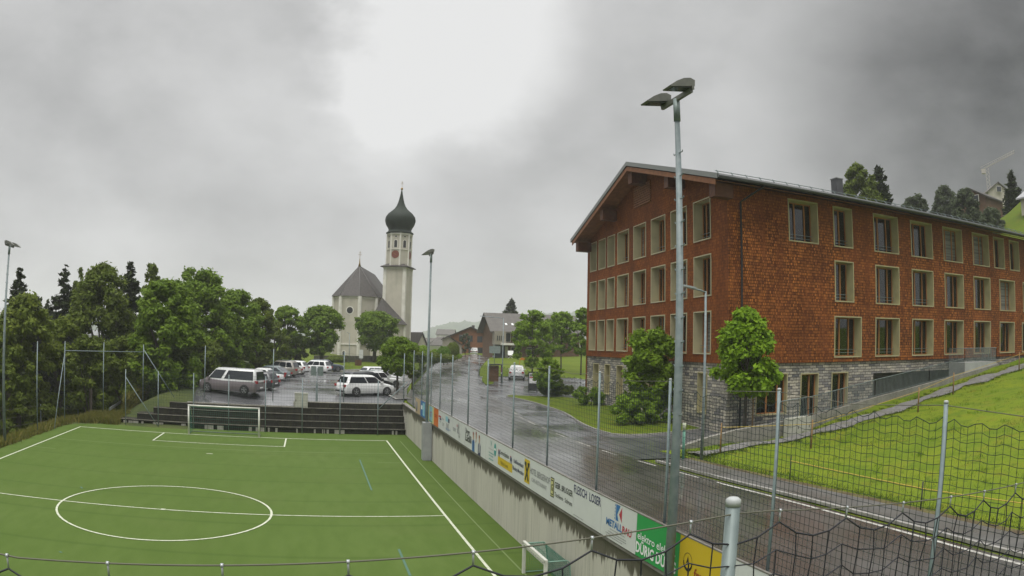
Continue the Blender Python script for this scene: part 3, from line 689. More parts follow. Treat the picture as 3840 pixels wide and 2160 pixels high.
ff = thing('end_net_fence', 'heavy black net hung by hooks from a wire across the foreground', 'fence', (1.8, 2.62, 0))
for x in (-4.2, 1.8): post_part(ff, x, 2.62, 2.0, 6.33, .034, M_GALVD)
wz = lambda x: 6.27-.17*(1-abs(((x+4.2) % 6.0)-3)/3)**1.0 if x < 1.8 else 6.28-.17*math.sin(math.pi*min(1, (x-1.8)/5.5))
mb = MB(); xs_ = [-4.2+.2*i for i in range(58)]; mb.tube([(x, 2.6, wz(x)) for x in xs_], .0036, 6, caps=False); mb.build('top_wire', M_WIRE, ff, world=True)
hooks = [-1.70, -1.25, -.80, -.34, .14, .62, 1.11, 1.57, 2.06, 2.50, 2.94, 3.38, 3.74, 4.13, 4.57, 5.0, 5.44, 5.88, 6.3, 6.75, 7.2]
for x in hooks:
    mb = MB(); z = wz(x); mb.tube([(x, 2.6, z+.006), (x, 2.6, z-.055)], .0045, 6); mb.tube([(x-.006, 2.6, z), (x+.006, 2.6, z)], .009, 8); mb.build('hook', M_HOOK, ff, world=True)
mb = MB(); rg = random.Random(5); cols = []
for a, b_ in zip(hooks, hooks[1:]):
    for q in range(4): cols.append((a+(b_-a)*q/4, q/4, a, b_))
NZ = 13; G_ = []
for (x, ph, a, b_) in cols:
    za = wz(a)-.055; zb = wz(b_)-.055; top = za+(zb-za)*ph-.078*4*ph*(1-ph)*(1 if ph else 0); col = []
    for j in range(NZ):
        s_ = 1-math.exp(-j*.8); jx = rg.uniform(-.012, .012)*min(1, j); jz = rg.uniform(-.012, .012)*min(1, j)
        col.append(Vector((x+(.02 if ph == .25 else 0)*0+jx, 2.6+rg.uniform(-.01, .01)*min(1, j), top-(.125*j)+jz + .03*s_*(math.cos(2*math.pi*ph)-1)*-.4)))
    G_.append(col)
for c in G_: mb.tube(c[1:], .0036, 5, caps=False)
for i, c in enumerate(G_):
    if cols[i][1]: mb.tube(c[:2], .0036, 5, caps=False)
for j in range(NZ): mb.tube([c[j] for c in G_], .0048 if j == 0 else .0036, 5, caps=False)
mb.build('netting', M_NET, ff, world=True)

# fences of the far end
ef = thing('end_mesh_fence', 'mid height mesh fence with eight posts in front of the terrace', 'fence', (-4, 51.95, 0))
for x in (-13.87, -11.3, -8.58, -5.93, -3.2, -.5, 2.27, 5.05): post_part(ef, x, 51.95, -.05, 4.05, .035)
mb = MB(); netting(mb, (-13.87, 51.95), (7.2, 51.95), .1, 4.0, .2, .0045, 0, 3, 2.7, .0); mb.build('netting', M_NETG, ef, world=True)
mb = MB(); mb.tube([(-13.87, 51.95, 3.5), (-11.3, 51.95, .05)], .03, 6); mb.tube([(7.2, 51.95, 4.0), (5.05, 51.95, 1.9)], .03, 6); mb.build('brace', M_POST, ef, world=True)
tf = thing('tall_net_fence', 'tall thin net posts round the edge of the parking place and far left corner', 'fence', (-8, 54.7, 0))
for x, y, z in ((-16.5, 54.7, .0), (-13.15, 54.7, 1.6), (-8.15, 54.7, 2.0), (-2.8, 54.7, 2.0), (2.65, 54.7, 2.0), (7.3, 54.7, 2.1), (-18.2, 44.4, -.1), (-18.2, 50.0, -.1)):
    post_part(tf, x, y, z, 6.0 if x > -10 else 5.85, .035)
mb = MB(); mb.tube([(-18.2, 50, 5.2), (-13.15, 54.7, 5.3)], .03, 6); mb.tube([(-13.15, 54.7, 5.5), (-10.6, 54.7, 2.0)], .03, 6); mb.tube([(-18.2, 50, 5.0), (-17.9, 46.9, 0)], .03, 6); mb.build('brace', M_POST, tf, world=True)
mb = MB(); netting(mb, (-13.15, 54.7), (7.3, 54.7), 2.1, 5.9, .25, .003, 0, 8, 5.3, .15); mb.build('netting', M_NETG, tf, world=True)
lf = thing('low_wire_fence', 'low wire fence of short posts at the foot of the wood left of the pitch', 'fence', (-21, 50, 0))
pts = [(-21.5, 41, -.5), (-21.5, 46, -.4), (-21.0, 52, -.6), (-19.5, 57, -.4)]
for x, y, z in pts: post_part(lf, x, y, z-.8, z+1.6, .035)
mb = MB()
for h in (.3, .9, 1.5): mb.tube([(x, y, z+h) for x, y, z in pts], .008, 4)
mb.build('wire', M_WIRE, lf, world=True)
# guard rail beside the lane
gr = thing('guard_rail', 'grey steel guard rail beside the lane dropping to the left of the terrace', 'guard rail', LN_L[1])
RP = [p+Vector((-.25, 0, 0)) for p in (LN_L[0], LN_L[1], LN_L[2], LN_L[3], LN_L[4])]
mb = MB()
for a, b in zip(RP, RP[1:]): mb.bar(a+Vector((0, 0, .58)), b+Vector((0, 0, .58)), .05, .24)
mb.build('rail', mat('guard rail steel', (.46, .48, .48), .4, metal=.2), gr, world=True)
for p in RP:
    mb = MB(); mb.box(p.x-.12, p.x-.04, p.y-.05, p.y+.05, p.z-.6, p.z+.68); mb.build('post', M_GALVD, gr, world=True)

# ------------------------------------------------------------------ goals
M_GOAL = mat('white goal frame', (.62, .62, .56), .4, (.5, .5, .44), 2)
M_GNET = mat('green goal net', (.03, .16, .11), .7)
gl = thing('football_goal', 'white five metre football goal standing before the terrace at the far end', 'goal', (-5.98, 49.2, 0))
for x in (-2.5, 2.5):
    mb = MB(); mb.tube([(x, 0, 0), (x, 0, 2.0)], .06, 10); mb.build('post', M_GOAL, gl)
    mb = MB(); mb.tube([(x*.985, .05, 1.93), (x*.97, .45, 1.8), (x*.965, .8, 1.3)], .02, 6); mb.build('net_bracket', M_GOAL, gl)
mb = MB(); mb.tube([(-2.56, 0, 2.0), (2.56, 0, 2.0)], .06, 10); mb.build('crossbar', M_GOAL, gl)
mb = MB(); mb.tube([(-2.5, 0, .03), (-2.5, 1.5, .03), (2.5, 1.5, .03), (2.5, 0, .03)], .025, 6); mb.build('ground_bar', M_GALVD, gl)
def goal_net(w, h, top, bot, cell, rad, sgn=1):
    mb = MB(); pr = [(0, h), (top, h*.94), (top+(bot-top)*.3, h*.6), (bot, .02)]
    n = int(w/cell); 
    for i in range(n+1):
        x = -w/2+w*i/n; mb.tube([(x, sgn*a, b) for a, b in pr], rad, 3, caps=False)
    for i in range(15):
        k = i/14*3; a = int(min(2, k)); f = k-a; y = pr[a][0]*(1-f)+pr[a+1][0]*f; z = pr[a][1]*(1-f)+pr[a+1][1]*f
        mb.tube([(-w/2, sgn*y, z), (0, sgn*(y-.03), z-.04), (w/2, sgn*y, z)], rad, 3, caps=False)
    for sx in (-1, 1):
        for i in range(1, int(bot/cell)):
            y = i*cell; z = np.interp(y, [q[0] for q in pr], [q[1] for q in pr]); mb.tube([(sx*w/2, sgn*y, .02), (sx*w/2, sgn*y, z)], rad, 3, caps=False)
        for i in range(1, int(h/cell)):
            z = i*cell; y = np.interp(z, [q[1] for q in pr][::-1], [q[0] for q in pr][::-1]); mb.tube([(sx*w/2, 0, z), (sx*w/2, sgn*y, z)], rad, 3, caps=False)
    return mb
goal_net(4.9, 1.95, .8, 1.5, .14, .005).build('net', M_GNET, gl)
# small goal by the wall in the foreground, mouth towards the pitch
g2 = thing('small_goal', 'small white goal with a green net against the wall in the foreground', 'goal', (6.34, 19.0, 0), -math.pi/2)
for x in (-1.0, 1.0):
    mb = MB(); mb.box(x-.045, x+.045, -.045, .045, 0, 1.0); mb.build('post', M_GOAL, g2)
    mb = MB(); mb.tube([(x, 0, .97), (x, .62, .97), (x, .70, .9), (x, .78, .04), (x, 0, .04)], .022, 6); mb.build('net_frame', mat('green coated tube', (.16, .28, .22), .5), g2)
mb = MB(); mb.box(-1.05, 1.05, -.045, .045, .955, 1.045); mb.build('crossbar', M_GOAL, g2)
mb = MB(); rows = []
for a, b in ((0.04, .99), (.3, .95), (.6, .97), (.68, .8), (.74, .4), (.78, .03)): rows.append([(-1+.1*i, a, b-.03*math.sin(math.pi*i/20)) for i in range(21)])
for r in rows: mb.tube(r, .004, 3, caps=False)
for i in range(0, 41):
    x = -1+.05*i; mb.tube([(x, .04, .99), (x, .3, .95), (x, .6, .97), (x, .68, .8), (x, .74, .4), (x, .78, .03)], .0035, 3, caps=False)
for k in range(1, 16):
    z = .06*k; mb.tube([(-1, .78-.1*k/16, z), (1, .78-.1*k/16, z)], .0035, 3, caps=False)
    for x in (-1, 1): mb.tube([(x, 0, z), (x, .78-.1*k/16, z)], .0035, 3, caps=False)
for x in (-1, 1):
    for k in range(1, 12): mb.tube([(x, .06*k, .03), (x, .06*k, .95)], .0035, 3, caps=False)
mb.build('net', M_GNET, g2)
# ------------------------------------------------------------------ floodlights and street lamps
M_LAMP = mat('floodlight housing', (.10, .105, .09), .5, (.14, .14, .12), 5); M_LGLASS = mat('floodlight glass', (.05, .055, .06), .15)
def floodlight(x, y, z0, z1, face, label, r0=.10, r1=.055, rungs=True, pad=False):
    t = thing('floodlight', label, 'floodlight', (x, y, z0), 0, 'floodlight poles beside the pitch')
    H = z1-z0
    mb = MB(); mb.tube([(0, 0, 0), (0, 0, H*.5), (0, 0, H)], [r0, (r0+r1)/2, r1], 14); mb.build('pole', M_GALV, t)
    mb = MB(); mb.tube([(0, 0, H-.42), (0, 0, H+.06)], r1+.018, 12); mb.build('collar', M_GALVD, t)
    mb = MB(); mb.bar((0, -.62, H+.06), (0, .62, H+.06), .07, .09); mb.build('crossarm', M_LAMP, t)
    for sy in (-.50, .50):
        mb = MB(); w = .165; f = face
        prof = [(-.06*f, .10), (-.07*f, .23), (.03*f, .265), (.18*f, .235), (.34*f, .15), (.50*f, .03), (.48*f, .01)]
        mb.prism([(px, sy-w, H+.04+pz) for px, pz in prof], (0, 2*w, 0)); hd = mb.build('lamp_head', M_LAMP, t)
        mb = MB(); mb.prism([(-.02*f, sy-w+.03, H+.115), (.42*f, sy-w+.03, H+.058), (.42*f, sy-w+.03, H+.048), (-.02*f, sy-w+.03, H+.105)], (0, 2*w-.06, 0)); mb.build('glass', M_LGLASS, hd)
        mb = MB()
        for q in (-.16, .16): mb.bar((-.02*f, sy+q, H+.06), (.0, sy+q, H+.16), .03, .05)
        mb.build('bracket', M_LAMP, hd)
    if rungs:
        z = H-1.1
        while z > H*.45:
            for s_ in (-1, 1):
                mb = MB(); mb.tube([(0, s_*.04, z), (0, s_*.17, z), (0, s_*.185, z+.035)], .011, 6); mb.build('climbing_rung', M_GALVD, t)
            z -= .47
    if pad:
        mb = MB(); mb.box(-.25, .26, -.3, .35, .02, 2.25); mb.build('base_pad', mat('grey tarpaulin pad', (.30, .31, .31), .6, (.24, .25, .25), 2, bump=.4), t)
    return t
floodlight(6.9, 12.15, 0, 11.95, -1, 'tall floodlight pole with two black lamp heads in front of the green board', .115, .052)
floodlight(6.9, 41.2, 0, 12.05, -1, 'floodlight pole with a grey padded base at the far end of the concrete wall', .10, .055, pad=True)
floodlight(-18.3, 39.1, 0, 11.2, 1, 'floodlight pole on the left bank in front of the wood', .10, .055)

M_LED = mat('grey lamp paint', (.30, .33, .34), .4)
def street_lamp(x, y, z0, h, arm, label, r=.06, L=1.2, rise=.12):
    t = thing('street_lamp', label, 'street lamp', (x, y, z0), arm, 'street lamps along the road')
    mb = MB(); mb.tube([(0, 0, -.1), (0, 0, h*.35), (0, 0, h)], [r*1.25, r, r*.75], 12); mb.build('pole', M_GALV, t)
    mb = MB(); mb.tube([(0, 0, h-.05), (.3, 0, h+.02), (L*.6, 0, h+rise*.6)], r*.55, 8); mb.build('arm', M_GALV, t)
    mb = MB(); mb.prism([(L*.45, -.06, h+rise*.45), (L*.55, -.13, h+rise*.5), (L, -.1, h+rise), (L, .1, h+rise), (L*.55, .13, h+rise*.5), (L*.45, .06, h+rise*.45)], (0, 0, .07)); mb.build('lamp_head', M_LED, t)
    return t
p = at(1775, 732, 29.6); street_lamp(15.62, 25.3, 2.3, p.z-2.3, math.pi+.25, 'grey street lamp on the meadow edge before the near corner of the shingled building', .062, 1.35)
for (px, base, top, lab, arm, L) in ((1263, 965, 800, 'tall street lamp with a drooping flat head beside the brown notice shelter', math.pi-.2, 2.6),
                                (1205, 945, 893, 'thin short post at the corner of the side lane beyond the pitch fence', math.pi, .6),
                                (1180, 895, 845, 'street lamp in front of the orange brown house', math.pi, 2.6),):
    q = gnd(px, base, 2.6 if base > 930 else 3.6)
    for _ in range(8): q = gnd(px, base, zroad(q.x, q.y))
    z1 = at(px, top, math.hypot(q.x, q.y)).z; street_lamp(q.x, q.y, q.z, z1-q.z, arm, lab, .055, L)

# ------------------------------------------------------------------ shingled building
def uvmat(name, c1, c2, mortar, rowh, width, msize, bias=0, rough=.75, vary=.25, bump=.3, weather=None):
    """courses of shingles or stones laid out in metres along the wall"""
    m = bpy.data.materials.new(name); m.use_nodes = True; t = m.node_tree; b = t.nodes['Principled BSDF']; b.inputs['Roughness'].default_value = rough; b.inputs['Specular IOR Level'].default_value = .12
    c = N(t, 'ShaderNodeTexCoord'); n0 = N(t, 'ShaderNodeTexNoise'); n0.inputs['Scale'].default_value = 1.3; n0.inputs['Detail'].default_value = 3
    t.links.new(c.outputs['UV'], n0.inputs['Vector'])
    w = N(t, 'ShaderNodeVectorMath', operation='SCALE'); w.inputs['Scale'].default_value = .05; t.links.new(n0.outputs['Color'], w.inputs[0])
    ad = N(t, 'ShaderNodeVectorMath', operation='ADD'); t.links.new(c.outputs['UV'], ad.inputs[0]); t.links.new(w.outputs[0], ad.inputs[1])
    br = N(t, 'ShaderNodeTexBrick'); br.inputs['Scale'].default_value = 1; br.inputs['Brick Width'].default_value = width; br.inputs['Row Height'].default_value = rowh
    br.inputs['Mortar Size'].default_value = msize; br.inputs['Mortar Smooth'].default_value = .3; br.inputs['Bias'].default_value = bias
    br.inputs['Color1'].default_value = (*c1, 1); br.inputs['Color2'].default_value = (*c2, 1); br.inputs['Mortar'].default_value = (*mortar, 1); br.offset = .37
    t.links.new(ad.outputs[0], br.inputs['Vector'])
    n1 = N(t, 'ShaderNodeTexNoise'); n1.inputs['Scale'].default_value = .45; n1.inputs['Detail'].default_value = 4; t.links.new(c.outputs['UV'], n1.inputs['Vector'])
    n2 = N(t, 'ShaderNodeTexNoise'); n2.inputs['Scale'].default_value = 9; n2.inputs['Detail'].default_value = 2; t.links.new(c.outputs['UV'], n2.inputs['Vector'])
    a = N(t, 'ShaderNodeMath', operation='ADD'); t.links.new(n1.outputs['Fac'], a.inputs[0]); t.links.new(n2.outputs['Fac'], a.inputs[1])
    r = N(t, 'ShaderNodeMapRange'); r.inputs['From Min'].default_value = .6; r.inputs['From Max'].default_value = 1.4; r.inputs['To Min'].default_value = 1-vary; r.inputs['To Max'].default_value = 1+vary
    t.links.new(a.outputs[0], r.inputs[0])
    col_ = br.outputs['Color']
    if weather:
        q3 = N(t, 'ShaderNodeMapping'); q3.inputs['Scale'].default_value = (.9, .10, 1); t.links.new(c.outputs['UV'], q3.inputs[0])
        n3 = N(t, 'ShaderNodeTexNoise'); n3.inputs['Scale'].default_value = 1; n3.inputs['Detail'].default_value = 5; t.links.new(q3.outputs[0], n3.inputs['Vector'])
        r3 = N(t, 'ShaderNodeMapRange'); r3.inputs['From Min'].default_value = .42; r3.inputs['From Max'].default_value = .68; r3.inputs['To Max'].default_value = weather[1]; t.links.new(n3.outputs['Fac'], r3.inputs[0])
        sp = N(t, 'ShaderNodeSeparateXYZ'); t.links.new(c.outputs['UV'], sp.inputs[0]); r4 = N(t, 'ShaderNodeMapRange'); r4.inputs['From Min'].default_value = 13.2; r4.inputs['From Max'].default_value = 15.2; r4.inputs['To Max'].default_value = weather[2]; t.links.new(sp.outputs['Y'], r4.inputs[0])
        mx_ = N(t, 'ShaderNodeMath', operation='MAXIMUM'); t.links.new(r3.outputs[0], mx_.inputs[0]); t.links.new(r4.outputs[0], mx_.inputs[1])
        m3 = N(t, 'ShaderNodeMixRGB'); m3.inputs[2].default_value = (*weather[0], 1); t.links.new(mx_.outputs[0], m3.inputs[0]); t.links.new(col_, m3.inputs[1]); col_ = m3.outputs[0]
    x = N(t, 'ShaderNodeVectorMath', operation='SCALE'); t.links.new(col_, x.inputs[0]); t.links.new(r.outputs[0], x.inputs['Scale'])
    t.links.new(x.outputs[0], b.inputs['Base Color'])
    bp = N(t, 'ShaderNodeBump'); bp.inputs['Strength'].default_value = bump; bp.inputs['Distance'].default_value = .04; bp.invert = True
    t.links.new(br.outputs['Fac'], bp.inputs['Height']); t.links.new(bp.outputs[0], b.inputs['Normal'])
    MATS[name] = m; return m
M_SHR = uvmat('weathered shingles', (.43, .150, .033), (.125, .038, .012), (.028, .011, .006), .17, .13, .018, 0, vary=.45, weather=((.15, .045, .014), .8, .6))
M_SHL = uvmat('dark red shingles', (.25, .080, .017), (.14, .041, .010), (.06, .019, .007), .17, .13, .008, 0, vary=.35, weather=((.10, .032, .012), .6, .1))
M_STONE = uvmat('layered quarry stone', (.50, .46, .37), (.155, .155, .16), (.06, .056, .05), .17, .55, .018, 0, vary=.55, bump=.7)
M_FRAME = mat('olive beige window lining', (.42, .38, .21), .55, (.35, .32, .18), 1.5); M_SASH = mat('orange brown wood', (.38, .17, .05), .6, (.25, .10, .03), 3, stretch=(4, 4, .5))
M_REVEAL = mat('beige window reveal', (.43, .39, .24), .55, (.36, .33, .21), 1.2)
def glazing(name, tint):
    m = bpy.data.materials.new(name); m.use_nodes = True; t = m.node_tree; t.nodes.clear(); o = N(t, 'ShaderNodeOutputMaterial'); a = N(t, 'ShaderNodeBsdfTransparent'); a.inputs[0].default_value = (*tint, 1); g = N(t, 'ShaderNodeBsdfGlossy'); g.inputs['Roughness'].default_value = .03; g.inputs[0].default_value = (.9, .93, .95, 1)
    f = N(t, 'ShaderNodeFresnel'); f.inputs[0].default_value = 1.75; x = N(t, 'ShaderNodeMixShader'); t.links.new(f.outputs[0], x.inputs[0]); t.links.new(a.outputs[0], x.inputs[1]); t.links.new(g.outputs[0], x.inputs[2]); t.links.new(x.outputs[0], o.inputs['Surface']); MATS[name] = m; return m
M_PANE = glazing('clear window pane', (.75, .78, .76)); M_ROOM = mat('dim room', (.045, .040, .034), .9, (.02, .018, .016), 1.1); M_CURT = mat('pale curtain', (.42, .41, .37), .9, (.30, .29, .26), 6, stretch=(8, 8, .3)); M_CURTW = mat('warm curtain', (.40, .24, .09), .9, (.30, .17, .06), 6, stretch=(8, 8, .3))
RGW = random.Random(77)
M_GLASS = mat('window glass', (.022, .026, .030), .06, spec=.7); M_GLASSW = mat('curtained window glass', (.24, .15, .06), .1, (.17, .10, .04), 2, spec=.7); M_BLIND = mat('lowered slat blind', (.17, .17, .15), .5, (.07, .07, .065), 1, stretch=(.01, .01, 9), lo=.45, hi=.55)
M_WOODD = mat('dark stained beam', (.11, .038, .014), .7, (.07, .022, .009), 4); M_WOODB = mat('brown fascia board', (.22, .085, .03), .7, (.16, .06, .02), 3)
M_ZINC = mat('grey zinc fascia', (.17, .18, .17), .45); M_ROOF = mat('dark wet roofing', (.045, .046, .05), .35, (.065, .066, .07), 2, bump=.15)
BC = Vector((21.55, 32.5, 0)); UL = Vector((.0628, .998, 0)); UR = Vector((.998, .061, 0)); NL = Vector((-.998, .0628, 0)); NR = Vector((.061, -.998, 0))
bld = thing('apartment_building', 'four storey building clad in red brown shingles above a quarry stone ground floor', 'building', BC)
def facade(mb, U, NN, k0, k1, z0, z1, holes, off=0, mi=0, top=None):
    """wall panel in metres along U with rectangular openings"""
    ks = sorted({k0, k1, *[h[0] for h in holes], *[h[1] for h in holes]}); zs = sorted({z0, z1, *[h[2] for h in holes], *[h[3] for h in holes]})
    P = lambda k, z: BC + U*k + NN*off + Vector((0, 0, z))
    fl = U.cross(Vector((0, 0, 1))).dot(NN) < 0
    for a, b in zip(ks, ks[1:]):
        for c, d in zip(zs, zs[1:]):
            m_, n_ = (a+b)/2, (c+d)/2
            if any(h[0] < m_ < h[1] and h[2] < n_ < h[3] for h in holes): continue
            q = [P(a, c), P(b, c), P(b, d), P(a, d)]; uv = [(a, c), (b, c), (b, d), (a, d)]
            mb.face(q[::-1] if fl else q, mi, uv[::-1] if fl else uv)
    if top:
        q = [P(k, z) for k, z in top]; uv = list(top); mb.face(q[::-1] if fl else q, mi, uv[::-1] if fl else uv)
def window(U, NN, k0, k1, z0, z1, off, depth=.62, style='n', rail=False, lining=None):
    """deep lined opening with a timber casement set back in it"""
    P = lambda k, o_, z: BC + U*k + NN*o_ + Vector((0, 0, z))
    mb = MB(); w = .065
    def bx(a, b, o0, o1, c, d, mi=0):
        mb.obox((P(a, o0, c)+P(b, o1, d))/2, U*((b-a)/2), NN*((o1-o0)/2), Vector((0, 0, (d-c)/2)), mi)
    back = off-depth; pr = off+.035
    bx(k0-w, k0, back, pr, z0-w, z1+w); bx(k1, k1+w, back, pr, z0-w, z1+w); bx(k0+.0005, k1-.0005, back, pr, z1, z1+w); bx(k0+.0005, k1-.0005, back, pr+.02, z0-w, z0)
    fr = mb.build('window', lining or M_FRAME, bld, world=True)
    mb = MB(); g = M_GLASSW if style == 'c' else (M_BLIND if style == 'b' else M_GLASS)
    o_ = back+.03
    if style == 'b': bx(k0+.005, k1-.005, o_-.02, o_, z0+.005, z1-.005); mb.build('blind', M_BLIND, fr, world=True)
    else:
        bx(k0+.005, k1-.005, o_-.012, o_, z0+.005, z1-.005); mb.build('pane', M_PANE, fr, world=True)
        mb = MB(); bx(k0-.3, k1+.3, o_-.62, o_-.60, z0-.2, z1+.2); bx(k0-.3, k1+.3, o_-.60, o_-.10, z0-.22, z0-.2); bx(k0-.3, k1+.3, o_-.60, o_-.10, z1+.2, z1+.22); bx(k0-.32, k0-.3, o_-.60, o_-.10, z0-.2, z1+.2); bx(k1+.3, k1+.32, o_-.60, o_-.10, z0-.2, z1+.2); mb.build('room_backing', M_ROOM, fr, world=True)
        if style == 'c' or RGW.random() < .6:
            mb = MB(); W_c = (k1-k0); a_ = RGW.uniform(.12, .34)*W_c; b_ = RGW.choice((0, .12, .3))*W_c; zc_ = z0 if RGW.random() < .7 else z0+.4*(z1-z0)
            if style == 'c': a_, b_ = .62*W_c, .36*W_c
            n_ = 10
            for (p0, p1) in ((k0, k0+a_), (k1-b_, k1)):
                if p1-p0 < .05: continue
                rows = [[P(p0+(p1-p0)*i/n_, o_-.16+.03*(i % 2), zz) for i in range(n_+1)] for zz in (zc_+.02, z1-.02)]; mb.grid(rows)
            mb.build('curtain', M_CURTW if style == 'c' else M_CURT, fr, world=True)
    mb = MB(); s_ = .07; o0, o1 = o_+.002, o_+.06
    bx(k0+.01, k0+s_, o0, o1, z0+.01, z1-.01); bx(k1-s_, k1-.01, o0, o1, z0+.01, z1-.01); bx(k0+s_, k1-s_, o0, o1-.002, z1-s_, z1-.01); bx(k0+s_, k1-s_, o0, o1-.002, z0+.01, z0+s_)
    W = k1-k0
    if W > 2.0:
        bx(k0+W*.40-.05, k0+W*.40+.05, o0, o1+.002, z0+s_, z1-s_); bx(k0+W*.76-.04, k0+W*.76+.04, o0, o1+.002, z0+s_, z1-s_)
    else: bx(k0+W*.62-.05, k0+W*.62+.05, o0, o1+.002, z0+s_, z1-s_)
    mb.build('sash', M_SASH, fr, world=True)
    if rail:
        mb = MB(); 
        for zz in (z0+.22, z0+.42): bx(k0+.02, k1-.02, o_+.20, o_+.22, zz, zz+.025)
        mb.build('safety_bar', M_GALVD, fr, world=True)
LW = [(2.03, 4.11), (5.13, 7.34), (8.32, 10.52), (11.55, 13.72), (14.75, 16.95), (17.64, 19.16), (19.74, 21.3), (21.92, 23.46)]
LR = [(13.22, 15.55), (9.95, 12.24), (6.63, 8.98)]
LB = [(21.29, 22.54), (18.65, 19.74), (15.89, 17.08), (13.1, 14.2), (10.3, 11.4), (7.5, 8.6), (2.6, 3.67)]
RWn = {0: [(4.61, 6.97), (8.47, 10.14), (12.4, 14.94), (16.51, 19.06), (20.62, 23.18), (24.85, 27.35), (28.27, 30.01), (31.08, 32.78), (34.2, 36.7)],
       1: [(8.47, 10.12), (12.43, 14.88), (16.48, 19.0), (20.63, 23.16), (24.8, 27.34), (29.03, 31.7), (33.37, 35.6)],
       2: [(8.41, 10.85), (12.38, 14.85), (16.45, 18.92), (20.52, 23.07), (24.74, 27.3), (28.98, 31.53), (33.1, 35.6)]}
RR = [(13.2, 15.6), (9.82, 12.22), (6.42, 8.82)]
RB = [(2.2, 4.48), (5.67, 7.06), (8.34, 9.74)]
LEN = 46; DEP = 24.26; E_TOP = 15.9; RK = 11.6
w_ = .065
hl = [(a-w_, b+w_, c-w_, d+w_) for a, b in LW for c, d in LR]; hr = [(a-w_, b+w_, RR[i][0]-w_, RR[i][1]+w_) for i in RWn for a, b in RWn[i]]
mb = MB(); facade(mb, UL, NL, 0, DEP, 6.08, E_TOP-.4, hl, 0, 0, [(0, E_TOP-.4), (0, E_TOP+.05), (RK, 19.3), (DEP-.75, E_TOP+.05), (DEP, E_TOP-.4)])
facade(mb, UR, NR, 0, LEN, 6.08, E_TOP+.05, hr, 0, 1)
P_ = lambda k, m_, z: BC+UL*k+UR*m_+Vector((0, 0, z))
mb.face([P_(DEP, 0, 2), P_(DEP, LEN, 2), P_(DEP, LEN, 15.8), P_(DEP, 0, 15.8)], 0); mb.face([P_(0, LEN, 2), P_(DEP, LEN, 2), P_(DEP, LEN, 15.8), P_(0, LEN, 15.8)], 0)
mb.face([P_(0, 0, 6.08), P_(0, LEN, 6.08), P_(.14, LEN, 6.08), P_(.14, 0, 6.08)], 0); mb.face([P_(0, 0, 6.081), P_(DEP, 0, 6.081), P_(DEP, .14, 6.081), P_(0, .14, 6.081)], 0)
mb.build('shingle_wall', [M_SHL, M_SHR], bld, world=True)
mb = MB(); hb = [(a-.06, b+.06, 3.2-.06, 5.46+.06) for a, b in LB]; hbr = [(RB[0][0]-.06, RB[0][1]+.06, 3.14, 5.50)]+[(a-.06, b+.06, 2.64, 5.46) for a, b in RB[1:]]+[(12.3, 23.0, 2.3, 5.3)]
facade(mb, UL, NL, .12, DEP, 1.9, 6.079, hb, -.12); facade(mb, UR, NR, .12, LEN, 1.9, 6.079, hbr, -.12)
mb.build('stone_base', M_STONE, bld, world=True)
mb = MB()   # recessed bay of the ground floor behind the railing
q = lambda k, o_, z: BC+UR*k+NR*o_+Vector((0, 0, z))
mb.face([q(12.3, -1.6, 2.3), q(23, -1.6, 2.3), q(23, -1.6, 5.3), q(12.3, -1.6, 5.3)]); mb.face([q(12.3, -.12, 5.3), q(23, -.12, 5.3), q(23, -1.6, 5.3), q(12.3, -1.6, 5.3)]); mb.face([q(12.3, -.12, 2.3), q(12.3, -1.6, 2.3), q(12.3, -1.6, 5.3), q(12.3, -.12, 5.3)]); mb.face([q(23, -.12, 2.3), q(23, -1.6, 2.3), q(23, -1.6, 5.3), q(23, -.12, 5.3)])
mb.build('recessed_bay', mat('grey render', (.22, .22, .21), .8, (.17, .17, .16), 2), bld, world=True)
sty = {(0, 4): 'b', (1, 5): 'b', (2, 1): 'c', (0, 5): 'b', (2, 0): 'n'}
for a, b in LW:
    for j, (c, d) in enumerate(LR):
        window(UL, NL, a, b, c, d, 0, .66, 'b' if (int(a*7)+j) % 4 == 0 else 'n', rail=(int(a)+j) % 2 == 0, lining=M_REVEAL)
for i in RWn:
    for j, (a, b) in enumerate(RWn[i]): window(UR, NR, a, b, *RR[i], 0, .66, sty.get((i, j), 'n'), rail=j in (0, 1, 2))
for a, b in LB: window(UL, NL, a, b, 3.2, 5.46, -.12, .5)
window(UR, NR, *RB[0], 3.2, 5.44, -.12, .3)
for a, b in RB[1:]: window(UR, NR, a, b, 2.7, 5.4, -.12, .3, 'n')
# roof
ov = -1.5; e0, e1 = -1.43, 24.66; th = .26
mb = MB()
ez = 15.78; rz_ = 19.5
for (ka, za, kb, zb) in ((e0, ez, RK, rz_), (e1, ez, RK, rz_)):
    mb.prism([P_(ka, ov, za), P_(kb, ov, zb), P_(kb, LEN+1.2, zb), P_(ka, LEN+1.2, za)], (0, 0, th))
rf = mb.build('roof', M_ROOF, bld, world=True)
mb = MB(); 
for (ka, za, kb, zb) in ((e0, ez, RK, rz_), (e1, ez, RK, rz_)):
    mb.prism([P_(ka, ov-.04, za-.02), P_(kb, ov-.04, zb-.02), P_(kb, ov-.04, zb+th+.01), P_(ka, ov-.04, za+th+.01)], UR*.035)
mb.build('zinc_fascia', M_ZINC, rf, world=True)
mb = MB()
for (ka, za, kb, zb) in ((e0+.3, ez+.05, RK, rz_-.05), (e1-.3, ez+.05, RK, rz_-.05)):
    mb.prism([P_(ka, ov+.02, za-.34), P_(kb, ov+.02, zb-.34), P_(kb, ov+.02, zb-.03), P_(ka, ov+.02, za-.03)], UR*.06)
    mb.prism([P_(ka, ov+.1, za-.12), P_(kb, ov+.1, zb-.12), P_(kb, LEN, zb-.12), P_(ka, LEN, za-.12)], (0, 0, .05))
mb.build('soffit', M_WOODB, rf, world=True)
